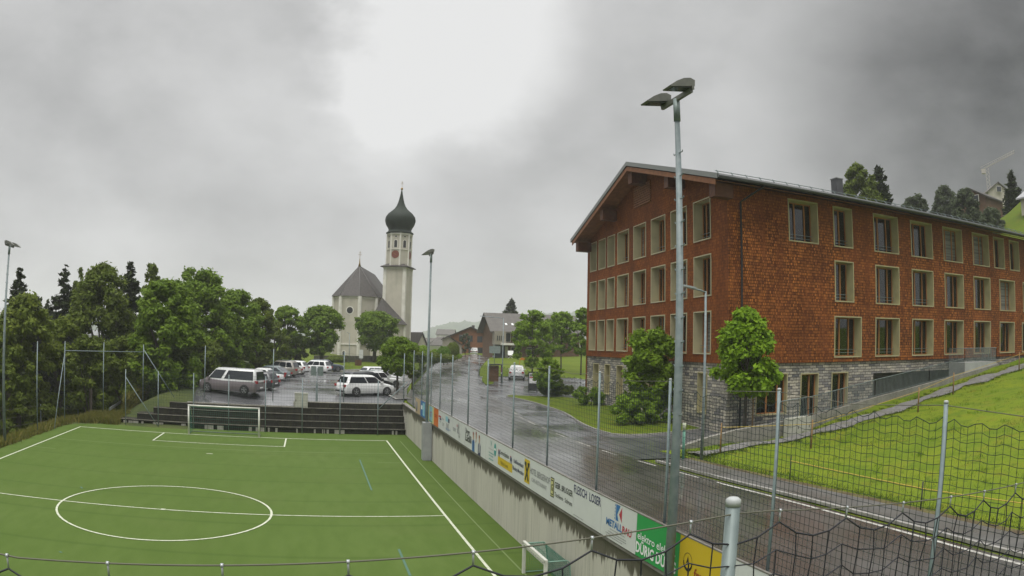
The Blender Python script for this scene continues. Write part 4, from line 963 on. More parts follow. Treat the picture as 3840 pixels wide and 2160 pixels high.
for k, z, w in ((-.35, 15.38, .34), (5.6, 17.08, .3), (11.6, 18.6, .34), (17.5, 16.98, .3), (23.6, 15.28, .34)):
    mb = MB(); mb.obox(P_(k, -.62, z), UL*w, UR*.62, Vector((0, 0, .38))); mb.build('roof_beam', M_WOODD, bld, world=True)
mb = MB()
for i in range(9):
    z = 18.32-.17*i; f_ = (13.57-10.55); za = .065*(1-0)
    mb.obox(BC+UL*12.05+NL*.06+Vector((0, 0, z-.0)), UL*1.5, NL*.05, Vector((0, 0, .055)))
mb.build('louvre', M_WOODB, bld, world=True)
mb = MB(); mb.tube([P_(e0-.06, ov, ez+.12), P_(e0-.06, LEN+1, ez+.12)], .10, 8); mb.build('gutter', mat('dark gutter', (.06, .065, .065), .35), rf, world=True)
mb = MB()
for kk in (.35, .6):
    mb.tube([P_(e0+kk, ov+.2, ez+th+.12+.285*kk), P_(e0+kk, LEN, ez+th+.12+.285*kk)], .018, 5)
for i in range(45): 
    mb.bar(P_(e0+.35, ov+.3+i, ez+th+.08), P_(e0+.62, ov+.3+i, ez+th+.33), .03, .05)
mb.build('snow_guard', M_GALVD, rf, world=True)
mb = MB(); mb.tube([P_(e0+.05, 1.9, ez+.05), P_(-.35, 1.2, 15.25), P_(-.09, .88, 15.0), P_(-.09, .88, 5.9), P_(-.09, .88, 2.3)], .055, 8); mb.build('downpipe', M_DARK, bld, world=True)
mb = MB(); mb.obox(P_(5.0, 13.5, 18.2), UL*.34, UR*.34, Vector((0, 0, .85))); ch = mb.build('chimney', M_ROOF, rf, world=True)
mb = MB(); mb.obox(P_(5.0, 13.5, 19.08), UL*.39, UR*.39, Vector((0, 0, .03))); mb.build('chimney_cap', M_ZINC, ch, world=True)

# sloping wall, railing and landing in front of the right-hand facade
M_CONC2 = multi_noise('rough concrete', [(.24, .23, .20), (1.5, .4, .7, (.17, .165, .14), 1, (1, 1, .3)), (9, .5, .7, (.11, .105, .09), .6, None)], rough=.85, bump=.2)
rw = thing('ramp_wall', 'low sloping concrete wall rising along the meadow beside the stone ground floor', 'wall', (24, 30.8, 2.2))
pl = RAMP
mb = MB()
for a, b in zip(pl, pl[1:]):
    d = (Vector(b)-Vector(a)); d.z = 0; n = Vector((d.y, -d.x, 0)).normalized()*.13
    A, B = Vector(a), Vector(b); z0 = 1.9
    mb.prism([Vector((A.x, A.y, z0))+n, Vector((B.x, B.y, z0))+n, B+n, A+n], -2*n)
mb.build('wall', M_CONC2, rw, world=True)
def railing(name, label, pts, h, gap=.14, m=M_GALVD):
    t = thing(name, label, 'railing', pts[0]); 
    mb = MB(); mb.tube([(x, y, z+h) for x, y, z in pts], .025, 6, caps=True); mb.build('handrail', m, t, world=True)
    mb = MB()
    for a, b in zip(pts, pts[1:]):
        a, b = Vector(a), Vector(b); n = max(1, int((b-a).length/gap))
        for i in range(n+1):
            p = a+(b-a)*i/n; mb.bar(p+Vector((0, 0, .06)), p+Vector((0, 0, h)), .022, .022)
    mb.tube([(x, y, z+.08) for x, y, z in pts], .018, 6); mb.build('balusters', m, t, world=True); return t
railing('ramp_railing', 'long grey bar railing on top of the sloping ramp wall', [(23.3, 29.98, 3.1), (26.1, 30.68, 3.22), (32, 31.38, 3.95), (38, 31.88, 4.6), (42.4, 32.15, 5.05)], 1.05)
ld = thing('entrance_landing', 'raised concrete entrance landing at the upper end of the sloping ramp wall', 'landing', (45, 33, 5))
mb = MB(); 
for (a, b) in ((21.0, 25.75),): mb.obox(q((a+b)/2, .85, 4.9), UR*((b-a)/2), NR*.75, Vector((0, 0, .9)))
mb.build('slab', mat('pale concrete', (.36, .37, .36), .7, (.30, .31, .30), 2), ld, world=True)
rl = [tuple(q(21.0, .1, 5.82)), tuple(q(21.0, 1.58, 5.82)), tuple(q(25.72, 1.58, 5.82)), tuple(q(25.72, .1, 5.82))]
railing('landing_railing', 'square bar railing round the raised entrance landing', rl, 1.0, .11, M_GALV)
# cabinets and posts on the meadow side
c2 = thing('meter_cabinet', 'wide grey two door meter cabinet against the sloping ramp wall', 'cabinet', (24.45, 29.75, 2.35), .27)
mb = MB(); mb.box(-1.05, 1.05, -.2, .2, -.2, .95); hz = mb.build('housing', M_CAB, c2)
for x in (-.52, .52):
    mb = MB(); mb.box(x-.48, x+.48, -.222, -.203, -.02, .92); dr_ = mb.build('door', M_CAB, c2); mb = MB(); mb.box(x+.2, x+.24, -.24, -.224, .35, .5); mb.build('handle', M_DARK, dr_)
gp = thing('marker_post', 'short pale green marker post beside the road behind the tall floodlight pole', 'post', (14.9, 25.6, 2.3))
mb = MB(); mb.tube([(0, 0, 0), (0, 0, 1.25)], .06, 8); mb.build('shaft', mat('green marker paint', (.10, .26, .19), .5), gp); mb = MB(); mb.tube([(0, 0, 1.252), (0, 0, 1.55)], .075, 8); mb.build('cap', mat('pale marker paint', (.42, .45, .33), .5), gp)
# pasture stakes with tape
M_STAKE = mat('wooden stake', (.26, .16, .06), .8, (.17, .10, .04), 6); M_TAPE = mat('yellow fence tape', (.42, .30, .05), .7)
STK = [(17.2, 26.3), (21.9, 25.6), (30.9, 26.7), (36.5, 28.5), (45.75, 29.2), (56, 30)]
STN = [(16.1, 19.9), (16.2, 13.6), (16.6, 7.5)]
rough = ['leaning', 'thin', 'short', 'pale', 'tall', 'straight']
lb = ['wooden pasture stake nearest the street lamp at the lower end of the gravel track', 'dark pasture stake by the lower bend of the gravel track', 'wooden pasture stake below the middle of the gravel track', 'tall pale wooden stake beside the gravel track below the ramp railing', 'pale wooden stake by the gravel track below the entrance landing', 'wooden stake at the far upper end of the gravel track']
for (x, y), l in zip(STK, lb):
    z = zt(x, y); s_ = thing('pasture_stake', l, 'stake', (x, y, z), 0, 'pasture stakes on the meadow'); mb = MB(); mb.tube([(0, 0, -.1), (.02, 0, 1.35)], [.05, .04], 6); mb.build('shaft', M_STAKE, s_)
lb = ['dark thin stake at the roadside edge of the meadow near the street lamp', 'dark thin stake at the roadside edge of the meadow near the middle net post', 'dark thin stake at the roadside edge of the meadow nearest the camera']
for (x, y), l in zip(STN, lb):
    z = zt(x, y); s_ = thing('pasture_stake', l, 'stake', (x, y, z), 0, 'pasture stakes on the meadow'); mb = MB(); mb.tube([(0, 0, -.1), (.0, 0, .9)], .022, 6); mb.build('shaft', M_DARK, s_)
for nm, PT, h, lab in (('fence_tape', STK, 1.15, 'yellow pasture tape strung along the gravel track'), ('fence_tape', STN, .7, 'yellow pasture tape strung along the roadside edge of the meadow')):
    mb = MB(); mb.tube([(x, y, zt(x, y)+h) for x, y in PT], .014, 4, caps=False); tag(mb.build(nm, M_TAPE), lab, 'tape')
# ------------------------------------------------------------------ church
M_PLAS = multi_noise('beige church render', [(.47, .44, .37), (.5, .42, .66, (.41, .385, .32), 1, None), (1.5, .5, .7, (.35, .33, .275), .7, (1, 1, .15)), (6, .5, .7, (.43, .405, .34), .6, None)], rough=.88, spec=.15); M_STRIP = mat('white church trim', (.66, .64, .58), .8, (.56, .54, .48), 1)
M_CROOF = mat('dark church shingle', (.034, .030, .027), .7, (.055, .048, .042), 3, stretch=(1, 1, .3), bump=.3); M_ONION = mat('dark green copper', (.008, .014, .009), .6, (.015, .024, .015), 2, spec=.2)
M_GOLD = mat('dull gilt', (.30, .20, .06), .4, metal=.7); M_HOLE = mat('dark opening', (.02, .02, .022), .6); M_CLOCK = mat('red brown clock face', (.16, .04, .025), .6)
def facing(u, dist, extra=0):
    d = look(u, 880); return math.atan2(d.y, d.x)-math.pi/2+extra
c0 = at(995, 906, 140); VA = facing(1003, 140)
ch = thing('church', 'pale village church with a dark onion dome tower and polygonal choir', 'church', c0, VA)
TA = R(-18)
def rot(p, a=TA): return (p[0]*math.cos(a)-p[1]*math.sin(a), p[0]*math.sin(a)+p[1]*math.cos(a), p[2])
a_ = 2.25
def sq(h, z): return [rot((x*h, y*h, z)) for x, y in ((-1, -1), (1, -1), (1, 1), (-1, 1))]
mb = MB(); mb.prism(sq(a_, -1), (0, 0, 19.0)); tw = mb.build('tower', M_PLAS, ch)
mb = MB()
for sx, sy in ((-1, -1), (1, -1), (1, 1), (-1, 1)):
    for k in (0, 1):
        c_ = rot((sx*(a_-.28 if k else a_+.0), sy*(a_+.0 if k else a_-.28), 9)); ax = rot((.3 if k else .05, 0, 0)); ay = rot((0, .05 if k else .3, 0)); mb.obox(c_, ax, ay, (0, 0, 9.0-k*.01))
for z, h, e in ((17.7, .3, .09),): mb.prism(sq(a_+e, z), (0, 0, h))
mb.build('corner_strips', M_STRIP, tw)
mb = MB(); r0 = sq(a_+.55, 18.0); mb.prism(r0, (0, 0, .12)); top = [rot((2.3*math.cos(math.pi/8+math.pi/4*k), 2.3*math.sin(math.pi/8+math.pi/4*k), 18.95)) for k in range(8)]
b4 = sq(a_+.55, 18.125)
for i in range(4): mb.face([b4[i], b4[(i+1) % 4], rot((0, 0, 19.6))])
mb.build('skirt_roof', M_CROOF, tw)
oct_ = lambda r, z: [rot((r*math.cos(math.pi/8+math.pi/4*k), r*math.sin(math.pi/8+math.pi/4*k), z)) for k in range(8)]
mb = MB(); mb.prism(oct_(2.42, 18.3), (0, 0, 6.45)); bf = mb.build('belfry', M_PLAS, ch)
mb = MB()
for k in range(8):
    p = rot((2.46*math.cos(math.pi/8+math.pi/4*k), 2.46*math.sin(math.pi/8+math.pi/4*k), 0)); mb.tube([(p[0]*.985, p[1]*.985, 18.3), (p[0]*.985, p[1]*.985, 24.7)], .16, 6, smooth=False)
mb.prism(oct_(2.56, 21.45), (0, 0, .14)); mb.prism(oct_(2.62, 24.4), (0, 0, .3))
mb.build('belfry_trim', M_STRIP, bf)
ap = 2.42*math.cos(math.pi/8)
for k in range(8):
    A = math.pi/4*k+TA; n = Vector((math.cos(A), math.sin(A), 0)); t_ = Vector((-n.y, n.x, 0)); c_ = n*(ap+.012)
    def arch(w, z0, z1, o_): return [c_+n*o_+t_*(-w)+Vector((0, 0, z0)), c_+n*o_+t_*w+Vector((0, 0, z0))]+[c_+n*o_+t_*(w*math.cos(math.pi*i/8))+Vector((0, 0, z1+w*math.sin(math.pi*i/8))) for i in range(9)]
    mb = MB(); mb.face(arch(.42, 21.75, 23.0, .02), 1); mb.face(arch(.30, 21.85, 23.0, .045), 0)
    mb.face([c_+n*.02+t_*(.27*math.cos(i*math.pi/7))+Vector((0, 0, 24.0+.27*math.sin(i*math.pi/7))) for i in range(14)], 1); mb.face([c_+n*.045+t_*(.18*math.cos(i*math.pi/7))+Vector((0, 0, 24.0+.18*math.sin(i*math.pi/7))) for i in range(14)], 0)
    mb.build('sound_opening', [M_HOLE, M_STRIP], bf)
for k in (-2, 0):
    A = math.pi/4*k+TA; n = Vector((math.cos(A), math.sin(A), 0)); t_ = Vector((-n.y, n.x, 0)); c_ = n*(ap+.02)+Vector((0, 0, 20.5)); P2 = lambda r, a, o_: c_+n*o_+t_*(r*math.cos(a))+Vector((0, 0, r*math.sin(a)))
    mb = MB(); mb.face([P2(.78, 2*math.pi*i/28, .02) for i in range(28)], 0)
    for h in range(12): a = h*math.pi/6; mb.face([P2(.60, a-.06, .035), P2(.74, a-.05, .035), P2(.74, a+.05, .035), P2(.60, a+.06, .035)], 1)
    for a, L_ in ((2.6, .62), (-.35, .42)): mb.face([P2(.05, a+1.57, .05), P2(.05, a-1.57, .05), P2(L_, a, .05)], 1)
    mb.build('clock', [M_CLOCK, M_GOLD], bf)
mb = MB(); mb.lathe([(2.55, 24.72), (2.75, 24.8), (2.72, 24.95), (2.35, 25.2), (2.25, 25.5), (2.42, 25.9), (2.8, 26.5), (3.02, 27.2), (3.05, 27.6), (2.9, 28.2), (2.45, 28.8), (1.85, 29.3), (1.3, 29.8), (.9, 30.4), (.62, 31.1), (.42, 31.9), (.26, 32.7), (.14, 33.4), (.06, 33.75)], 24); on = mb.build('onion_dome', M_ONION, ch)
mb = MB(); mb.lathe([(.02, 33.6), (.2, 33.72), (.25, 33.9), (.2, 34.08), (.02, 34.2)], 12); mb.bar((0, 0, 34.1), (0, 0, 35.5), .06, .06); mb.bar((-.28, 0, 34.95), (.28, 0, 34.95), .06, .06); mb.bar((-.2, 0, 35.25), (.2, 0, 35.25), .06, .05); mb.build('cross', M_GOLD, on)
# choir and nave
apse = [(-12.6, 1.4), (-11.0, -1.7), (-7.2, -2.7), (-4.1, -.6), (-3.0, 3.0)]
back = [(-.6, 22), (-10.4, 22)]
pl = apse+back
mb = MB(); mb.prism([(x, y, -1) for x, y in pl], (0, 0, 13.2)); nv = mb.build('nave_wall', M_PLAS, ch)
mb = MB()
for x, y in apse[:4]: mb.tube([(x, y, -1), (x, y, 12.1)], .38, 8, smooth=False)
mb.prism([(x*1.006-(-7.6*.006), y*1.02, 11.75) for x, y in pl], (0, 0, .4)); mb.prism([(x, y-.14, 2.7) for x, y in pl], (0, 0, .25))
mb.build('wall_strips', M_STRIP, nv)
apx = Vector((-7.9, 3.6, 18.6)); rdg = Vector((-5.4, 22.5, 18.6)); mb = MB()
ev = [Vector((x+(x+7.6)*.09, y-.35, 12.1)) for x, y in apse]; ebk = [Vector((-.1, 22.4, 12.1)), Vector((-10.9, 22.4, 12.1))]
for i in range(3): mb.face([ev[i], ev[i+1], apx])
mb.face([ev[3], ev[4], apx]); mb.face([ev[4], ebk[0], rdg, apx]); mb.face([ebk[1], ev[0], apx, rdg]); mb.face([ebk[0], ebk[1], rdg])
mb.face((ev+ebk)[::-1])
nr = mb.build('nave_roof', M_CROOF, ch)
mb = MB()
for e in ev[:4]: mb.tube([e, apx], .07, 5)
mb.build('roof_ridges', mat('lead ridge', (.11, .105, .10), .6), nr)
mb = MB(); mb.lathe([(.3, 0), (.12, .8), (.06, 1.6), (.03, 1.7)], 8, apx-Vector((0, 0, .2))); mb.bar(apx+Vector((0, 0, 1.4)), apx+Vector((0, 0, 2.9)), .07, .07); mb.bar(apx+Vector((-.35, 0, 2.2)), apx+Vector((.35, 0, 2.2)), .07, .07); mb.bar(apx+Vector((-.25, 0, 2.6)), apx+Vector((.25, 0, 2.6)), .07, .06); mb.build('roof_cross', M_GOLD, nr)
def wallpt(i, f): a, b = Vector((*apse[i], 0)), Vector((*apse[i+1], 0)); d = (b-a).normalized(); return a+(b-a)*f, d, Vector((d.y, -d.x, 0))
for i, f, z, r_, h in ((1, .5, 9.35, .62, 0), (2, .45, 8.3, .62, 1.4), (0, .5, 8.4, .55, 1.4), (1, .25, 1.2, .28, .5)):
    p, d, n = wallpt(i, f); mb = MB()
    for rr, o_, mi in ((r_+.2, .03, 1), (r_, .06, 0)):
        loop = [p+n*o_+d*(rr*math.cos(k*math.pi/10))+Vector((0, 0, z+rr*math.sin(k*math.pi/10)-(h if math.sin(k*math.pi/10) < -.01 else 0))) for k in range(20)]; mb.face(loop, mi)
    mb.build('round_window' if not h else 'arched_window', [M_HOLE, M_STRIP], nv)
# lean-to in front of the tower
sx = [(-4.9, -3.9), (-1.5, -5.6), (1.6, -3.6), (1.6, -1.5), (-4.0, -1.0)]
mb = MB(); mb.prism([(x, y, -1) for x, y in sx], (0, 0, 8.0)); sac = mb.build('sacristy_wall', M_PLAS, ch)
mb = MB(); mb.tube([(1.55, -3.6, -1), (1.55, -3.6, 7)], .25, 6, smooth=False); mb.tube([(-1.5, -5.55, -1), (-1.5, -5.55, 7)], .25, 6, smooth=False); mb.build('wall_strips', M_STRIP, sac)
tp = Vector((-2.9, -2.0, 12.0)); e_ = [Vector(v) for v in ((-5.3, -4.1, 7.0), (-1.5, -6.1, 6.9), (2.1, -3.9, 6.9), (2.0, -1.4, 6.9), (-4.2, -.8, 7.1))]
mb = MB(); mb.face([e_[0], e_[1], tp]); mb.face([e_[1], e_[2], tp]); mb.face([e_[2], e_[3], tp]); mb.face([e_[4], e_[0], tp]); mb.face(e_[::-1]); mb.build('sacristy_roof', M_CROOF, ch)

def gable_house(name, label, cat, loc, rz, w, d, eave, ridge, wallm, roofm, ov=.5, depth_axis=True, group=None):
    """plain house: gable towards local -y, ridge along y"""
    t = thing(name, label, cat, loc, rz, group)
    mb = MB(); mb.prism([(-w/2, -d/2, -1.5), (w/2, -d/2, -1.5), (w/2, -d/2, eave), (0, -d/2, ridge-.1), (-w/2, -d/2, eave)], (0, d, 0)); wl = mb.build('wall', wallm, t)
    sl = (ridge-eave)/(w/2); mb = MB()
    for s_ in (-1, 1):
        a = (s_*(w/2+ov), eave-sl*ov); mb.prism([(a[0], -d/2-ov, a[1]), (0, -d/2-ov, ridge), (0, -d/2-ov, ridge+.22), (a[0], -d/2-ov, a[1]+.22)], (0, d+2*ov, 0))
    rf = mb.build('roof', roofm, t); return t, wl, rf
def flat_window(wl, x, z, w, h, y, mats=None, axis='y', name='window'):
    mb = MB()
    if axis == 'y': mb.box(x-w/2-.08, x+w/2+.08, y-.05, y+.02, z-.08, z+h+.08, 1); mb.box(x-w/2, x+w/2, y-.08, y-.052, z, z+h, 0)
    else: mb.box(y-.05, y+.02, x-w/2-.08, x+w/2+.08, z-.08, z+h+.08, 1); mb.box(y-.08, y-.052, x-w/2, x+w/2, z, z+h, 0)
    return mb.build(name, mats or [M_GLASS, M_STRIP], wl)
q_ = at(1047, 903, 150); t, wl, rf = gable_house('annex', 'small steep dark roofed annex at the right foot of the church tower', 'annex', (q_.x, q_.y, q_.z), facing(1047, 150, R(38)), 2.9, 3.4, 2.7, 5.4, M_PLAS, M_CROOF, .35)
# houses along the road
M_OR = mat('orange brown shingle house', (.21, .085, .032), .8, (.16, .065, .025), 2); M_GREYB = mat('grey beige cladding', (.27, .25, .20), .8, (.23, .21, .17), 1.5); M_BRN = mat('brown house wall', (.13, .065, .032), .8, (.09, .05, .026), 2); M_SLATE = mat('grey brown roof', (.075, .068, .060), .7, (.10, .092, .08), 1.2, stretch=(1, 1, 1)); M_OW = mat('dark house window', (.03, .035, .04), .15)
q_ = at(1183, 895, 176); t, wl, rf = gable_house('orange_house', 'orange brown gabled house at the far end of the road', 'house', q_, facing(1183, 176), 9.8, 10, 4.7, 6.9, M_OR, M_CROOF, .6)
for x, z, w, h in ((-2.3, 3.6, .9, 1.3), (-.1, 3.5, 1.1, 1.4), (2.2, 3.4, 1.2, 1.4), (-2.3, .6, .9, 1.2), (.1, .1, 1.0, 1.9), (2.3, .8, 1.2, 1.3)):
    flat_window(wl, x, z, w, h, -5.0, [M_OW, M_BRN])
mb = MB(); mb.box(.2, .9, -1, 0, 6.5, 7.5); mb.build('chimney', M_CROOF, rf)
q_ = at(1120, 895, 135); t = thing('grey_shed', 'low beige grey shed with a thin dark roof edge beside the orange brown house', 'shed', q_, facing(1120, 135))
mb = MB(); mb.prism([(-.6, 0, -1.5), (3.1, 0, -1.5), (3.1, 0, 2.0), (.5, 0, 3.6), (-.6, 0, 3.05)], (0, 7, 0)); mb.build('wall', M_GREYB, t)
mb = MB(); mb.prism([(-.9, -.3, 2.95), (.5, -.3, 3.65), (3.4, -.3, 1.95), (3.4, -.3, 2.12), (.5, -.3, 3.85), (-.9, -.3, 3.12)], (0, 7.5, 0)); mb.build('roof', M_CROOF, t)
# long hotel like house with a beige bay, balcony and roof windows
q_ = at(1230, 897, 150); ht = thing('guest_house', 'long brown guest house with a big grey roof, beige bay and balcony', 'house', q_, facing(1212, 150, R(14)))
mb = MB(); d0, d1 = -1.6, 8.0; md = (d0+d1)/2
mb.prism([(.6, d0, -1.5), (.6, d1, -1.5), (.6, d1, 5.6), (.6, md, 9.0), (.6, d0, 5.6)], (19, 0, 0)); hw = mb.build('wall', M_BRN, ht)
mb = MB()
for s_, de in ((-1, d0-1.3), (1, d1+1.0)): mb.prism([(-.6, de, 5.05), (-.6, md, 9.1), (-.6, md, 9.35), (-.6, de, 5.3)], (21, 0, 0))
hr_ = mb.build('roof', M_SLATE, ht)
sl = (9.35-5.3)/(md-(d0-1.3))
for x in (3.4, 4.8, 6.9, 14.2):
    mb = MB(); y0 = d0+.75; z0 = 5.3+sl*(y0-(d0-1.3)); mb.obox((x, y0+.3, z0+sl*.3+.03), (.22, 0, 0), Vector((0, .3, .3*sl)), Vector((0, -.05*sl, .05))); mb.build('roof_window', mat('bright roof window', (.62, .64, .64), .2), hr_)
mb = MB(); mb.box(.2, 2.6, -3.6, d0-.02, 2.6, 5.35); by = mb.build('bay', M_GREYB, ht)
for x in (.75, 1.15, 1.55, 2.0): flat_window(by, x, 3.4, .18, 1.0, -3.6, [M_OW, M_GREYB])
mb = MB(); mb.box(.35, 2.5, -3.4, -1.62, -1.5, 2.59); mb.build('glass_entrance', M_GLASS, ht)
mb = MB(); mb.box(1.5, 4.4, -4.6, -1.62, 2.5, 2.95); mb.build('canopy', M_STRIP, ht)
mb = MB(); mb.box(4.5, 14, -3.0, -1.61, 2.6, 2.75, 0); mb.box(4.5, 14, -3.05, -2.98, 2.76, 3.6, 0); mb.build('balcony', M_GREYB, ht)
for x, z, w, h in ((3.6, 3.2, 1.0, 1.8), (5.4, 3.2, 1.5, 1.8), (8.2, 3.2, 1.5, 1.8), (5.2, .4, 1.7, 1.7), (8.6, .4, 1.5, 1.7), (11.6, 3.2, 1.3, 1.8)): flat_window(hw, x, z, w, h, d0, [M_OW, M_STRIP])
mb = MB(); mb.box(3.0, 3.6, -1.72, -1.62, -.2, 2.2); mb.build('door', M_STRIP, ht)
# houses on the slope above the building and tiny far village
q_ = at(2466, 526, 128); t, wl, rf = gable_house('hill_house', 'dark brown low pitched chalet on the slope behind the right end of the building', 'house', q_, facing(2466, 128, R(-28)), 6.2, 7, 1.3, 2.9, M_BRN, M_CROOF, .5)
for x, z in ((-1.6, .5), (1.4, .6)): flat_window(wl, x, z, 1.0, 1.0, -4, [M_OW, M_STRIP])
q_ = at(2502, 512, 175); t, wl, rf = gable_house('hill_house', 'pale misty house behind the dark brown chalet below the crane', 'house', q_, facing(2500, 175, R(20)), 5.5, 7, 2.2, 4.2, M_PLAS, M_SLATE, .5)
flat_window(wl, 0, 2, 1.2, 1.2, -4, [M_OW, M_STRIP])
q_ = at(2622, 512, 100); t, wl, rf = gable_house('hill_house', 'light grey roofed house at the right edge above the green slope', 'house', q_, facing(2592, 100, R(55)), 4, 5, .9, 2.0, M_PLAS, mat('light grey roof', (.30, .30, .31), .5), .5)
for i, (u, v, dist, w, col) in enumerate(((1099, 889, 300, 6, M_STRIP), (1107, 884, 330, 7, M_PLAS), (1113, 893, 280, 6, M_STRIP), (1090, 888, 320, 7, M_PLAS), (1122, 860, 380, 8, M_STRIP))):
    q_ = at(u, v, dist); gable_house('village_house', ['white far house just right of the second floodlight pole', 'beige far house behind the white one beyond the hedge', 'small white far house left of the grey shed', 'beige far house left of the second floodlight pole', 'tiny far house high above the roof of the grey shed'][i], 'house', q_, facing(u, dist, R(20*i)), w, w+1, 4, 6.5, col, M_SLATE, .5, group='houses of the far village')
# crane
M_CRANE = mat('haze faded crane steel', (.36, .33, .30), .6)  # grey close to the sky, haze fading put into the steel's colour
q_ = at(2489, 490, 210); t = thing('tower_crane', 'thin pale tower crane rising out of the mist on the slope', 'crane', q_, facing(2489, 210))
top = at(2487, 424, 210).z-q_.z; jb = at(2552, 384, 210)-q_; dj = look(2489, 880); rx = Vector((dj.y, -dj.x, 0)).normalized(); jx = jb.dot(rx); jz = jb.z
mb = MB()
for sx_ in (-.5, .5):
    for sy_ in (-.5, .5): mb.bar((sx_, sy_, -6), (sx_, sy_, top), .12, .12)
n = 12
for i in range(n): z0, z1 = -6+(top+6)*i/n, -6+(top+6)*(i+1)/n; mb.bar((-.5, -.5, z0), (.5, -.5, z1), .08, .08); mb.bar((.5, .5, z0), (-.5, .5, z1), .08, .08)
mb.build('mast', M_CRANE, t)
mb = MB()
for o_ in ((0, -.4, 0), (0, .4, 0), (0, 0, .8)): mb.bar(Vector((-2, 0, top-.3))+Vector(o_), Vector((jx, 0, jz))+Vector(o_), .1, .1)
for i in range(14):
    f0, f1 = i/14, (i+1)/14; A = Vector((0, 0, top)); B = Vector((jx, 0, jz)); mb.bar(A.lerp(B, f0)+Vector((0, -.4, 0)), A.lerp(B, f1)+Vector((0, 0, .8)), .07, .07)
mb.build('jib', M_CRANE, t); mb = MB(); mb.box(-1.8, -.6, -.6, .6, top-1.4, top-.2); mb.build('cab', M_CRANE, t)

# ------------------------------------------------------------------ street furniture beyond the pitch
def base(u, v, z=None):
    q = gnd(u, v, 2.6)
    for _ in range(10): q = gnd(u, v, zroad(q.x, q.y))
    return q
M_RUST = mat('wet brown timber', (.13, .055, .022), .5, (.08, .035, .016), 3, stretch=(6, 6, .5))
b0 = base(1240, 961); t = thing('notice_shelter', 'brown timber notice shelter with a dark roof at the corner of the side lane', 'notice board', b0, facing(1240, 79))
mb = MB(); mb.box(-.55, .62, -.06, .06, .05, 1.85); mb.build('panel', M_RUST, t); mb = MB(); mb.box(-.6, 1.1, -.35, .5, 1.9, 2.02); mb.build('roof', M_DARK, t)
mb = MB(); mb.box(.86, 1.08, -.1, .1, -.05, 1.9); mb.build('post', M_DARK, t); mb = MB(); mb.box(.87, 1.07, -.125, -.103, 1.15, 1.65, 0); mb.box(.87, 1.07, -.125, -.103, .95, 1.1, 1); mb.build('poster', [paint('magenta', (.25, .03, .12)), P_WHT], t)
b0 = base(1340, 986); t = thing('display_frame', 'black framed display board with red and white notices on the lawn edge', 'notice board', b0, facing(1340, 68))
mb = MB(); mb.box(-.45, -.36, -.05, .05, 0, 1.95); mb.box(.36, .45, -.05, .05, 0, 1.95); mb.box(-.36, .36, -.045, .045, 1.85, 1.94); mb.build('frame', M_DARK, t)
mb = MB(); mb.box(-.355, .355, -.02, .02, .12, .80, 0); mb.build('lower_panel', M_DARK, t); mb = MB(); mb.box(-.35, .35, -.03, .01, .86, 1.80, 1); mb.box(-.33, .33, -.045, -.032, 1.35, 1.45, 0); mb.box(-.3, .3, -.045, -.032, 1.5, 1.75, 2); mb.build('notice', [P_RED, P_WHT, P_GRY], t)
b0 = base(1243, 925); t = thing('road_sign', 'grey back of a wide road sign on a dark post before the guest house', 'sign', (b0.x, b0.y, b0.z), facing(1243, 100))
hz_ = at(1243, 887, math.hypot(b0.x, b0.y)).z-b0.z; mb = MB(); mb.tube([(0, 0, -.1), (0, 0, hz_+.6)], .05, 8); mb.build('post', M_GALVD, t); mb = MB(); mb.box(-.8, .9, -.05, -.02, hz_-.1, hz_+1.0); mb.build('sign_plate', M_GALV, t)
b0 = at(1319, 930, 112); t = thing('playground_canopy', 'small orange canopy frame standing on the lawn behind the parked silver car', 'canopy', (b0.x, b0.y, zland(b0.x, b0.y)-.05), facing(1319, 112)); M_OC = mat('orange canvas', (.45, .15, .01), .7)
mb = MB(); mb.prism([(-.8, -.5, 1.25), (.8, -.5, 1.25), (.55, -.5, 1.6), (-.55, -.5, 1.6)], (0, 1, 0)); mb.build('canopy', M_OC, t); mb = MB()
for x in (-.7, .7): mb.tube([(x*1.15, -.4, 0), (x, -.4, 1.3)], .04, 6); mb.tube([(x*1.15, .4, 0), (x, .4, 1.3)], .04, 6)
mb.build('frame', M_OC, t)
b0 = at(1284, 901, 138); t = thing('garden_chair', 'white garden chair on the grass before the guest house', 'chair', b0, facing(1284, 138)); mb = MB(); mb.box(-.45, .45, -.4, .4, .55, .65); mb.prism([(-.5, .35, .65), (.5, .35, .65), (.55, .5, 1.45), (-.55, .5, 1.45)], (0, .08, 0)); mb.build('seat', P_WHT, t); mb = MB(); mb.bar((-.45, -.3, 0), (.4, .3, .55), .07, .07); mb.bar((.45, -.3, 0), (-.4, .3, .55), .07, .07); mb.build('legs', P_WHT, t)
# low stone wall before the church and garden wall on the left of the road
M_LOWW = mat('mossy low wall', (.13, .125, .10), .9, (.08, .08, .06), 2); t = thing('churchyard_wall', 'low mossy wall between the parking place grass and the church', 'wall', (4, 112, 3))
A = [at(790, 905, 112), at(880, 908, 116), at(985, 911, 118), at(1050, 915, 118)]
mb = MB()
for a, b in zip(A, A[1:]): mb.prism([(a.x, a.y, 1.8), (b.x, b.y, 1.8), (b.x, b.y, zland(b.x, b.y)+.95), (a.x, a.y, zland(a.x, a.y)+.95)], (-.05, .4, 0))
mb.build('wall', M_LOWW, t, world=True)
t = thing('garden_wall', 'low dark garden wall along the left side of the road below the hedge', 'wall', (12, 90, 2.6)); mb = MB()
lw = [p for p in dense(LEFT, 2) if 74 < p[1] < 128]
for a, b in zip(lw, lw[1:]): mb.prism([(a[0]-.25, a[1], 2), (b[0]-.25, b[1], 2), (b[0]-.25, b[1], zroad(*b)+.55), (a[0]-.25, a[1], zroad(*a)+.55)], (-.25, .1, 0))
mb.build('wall', M_LOWW, t, world=True)
b0 = at(892, 905, 112); 
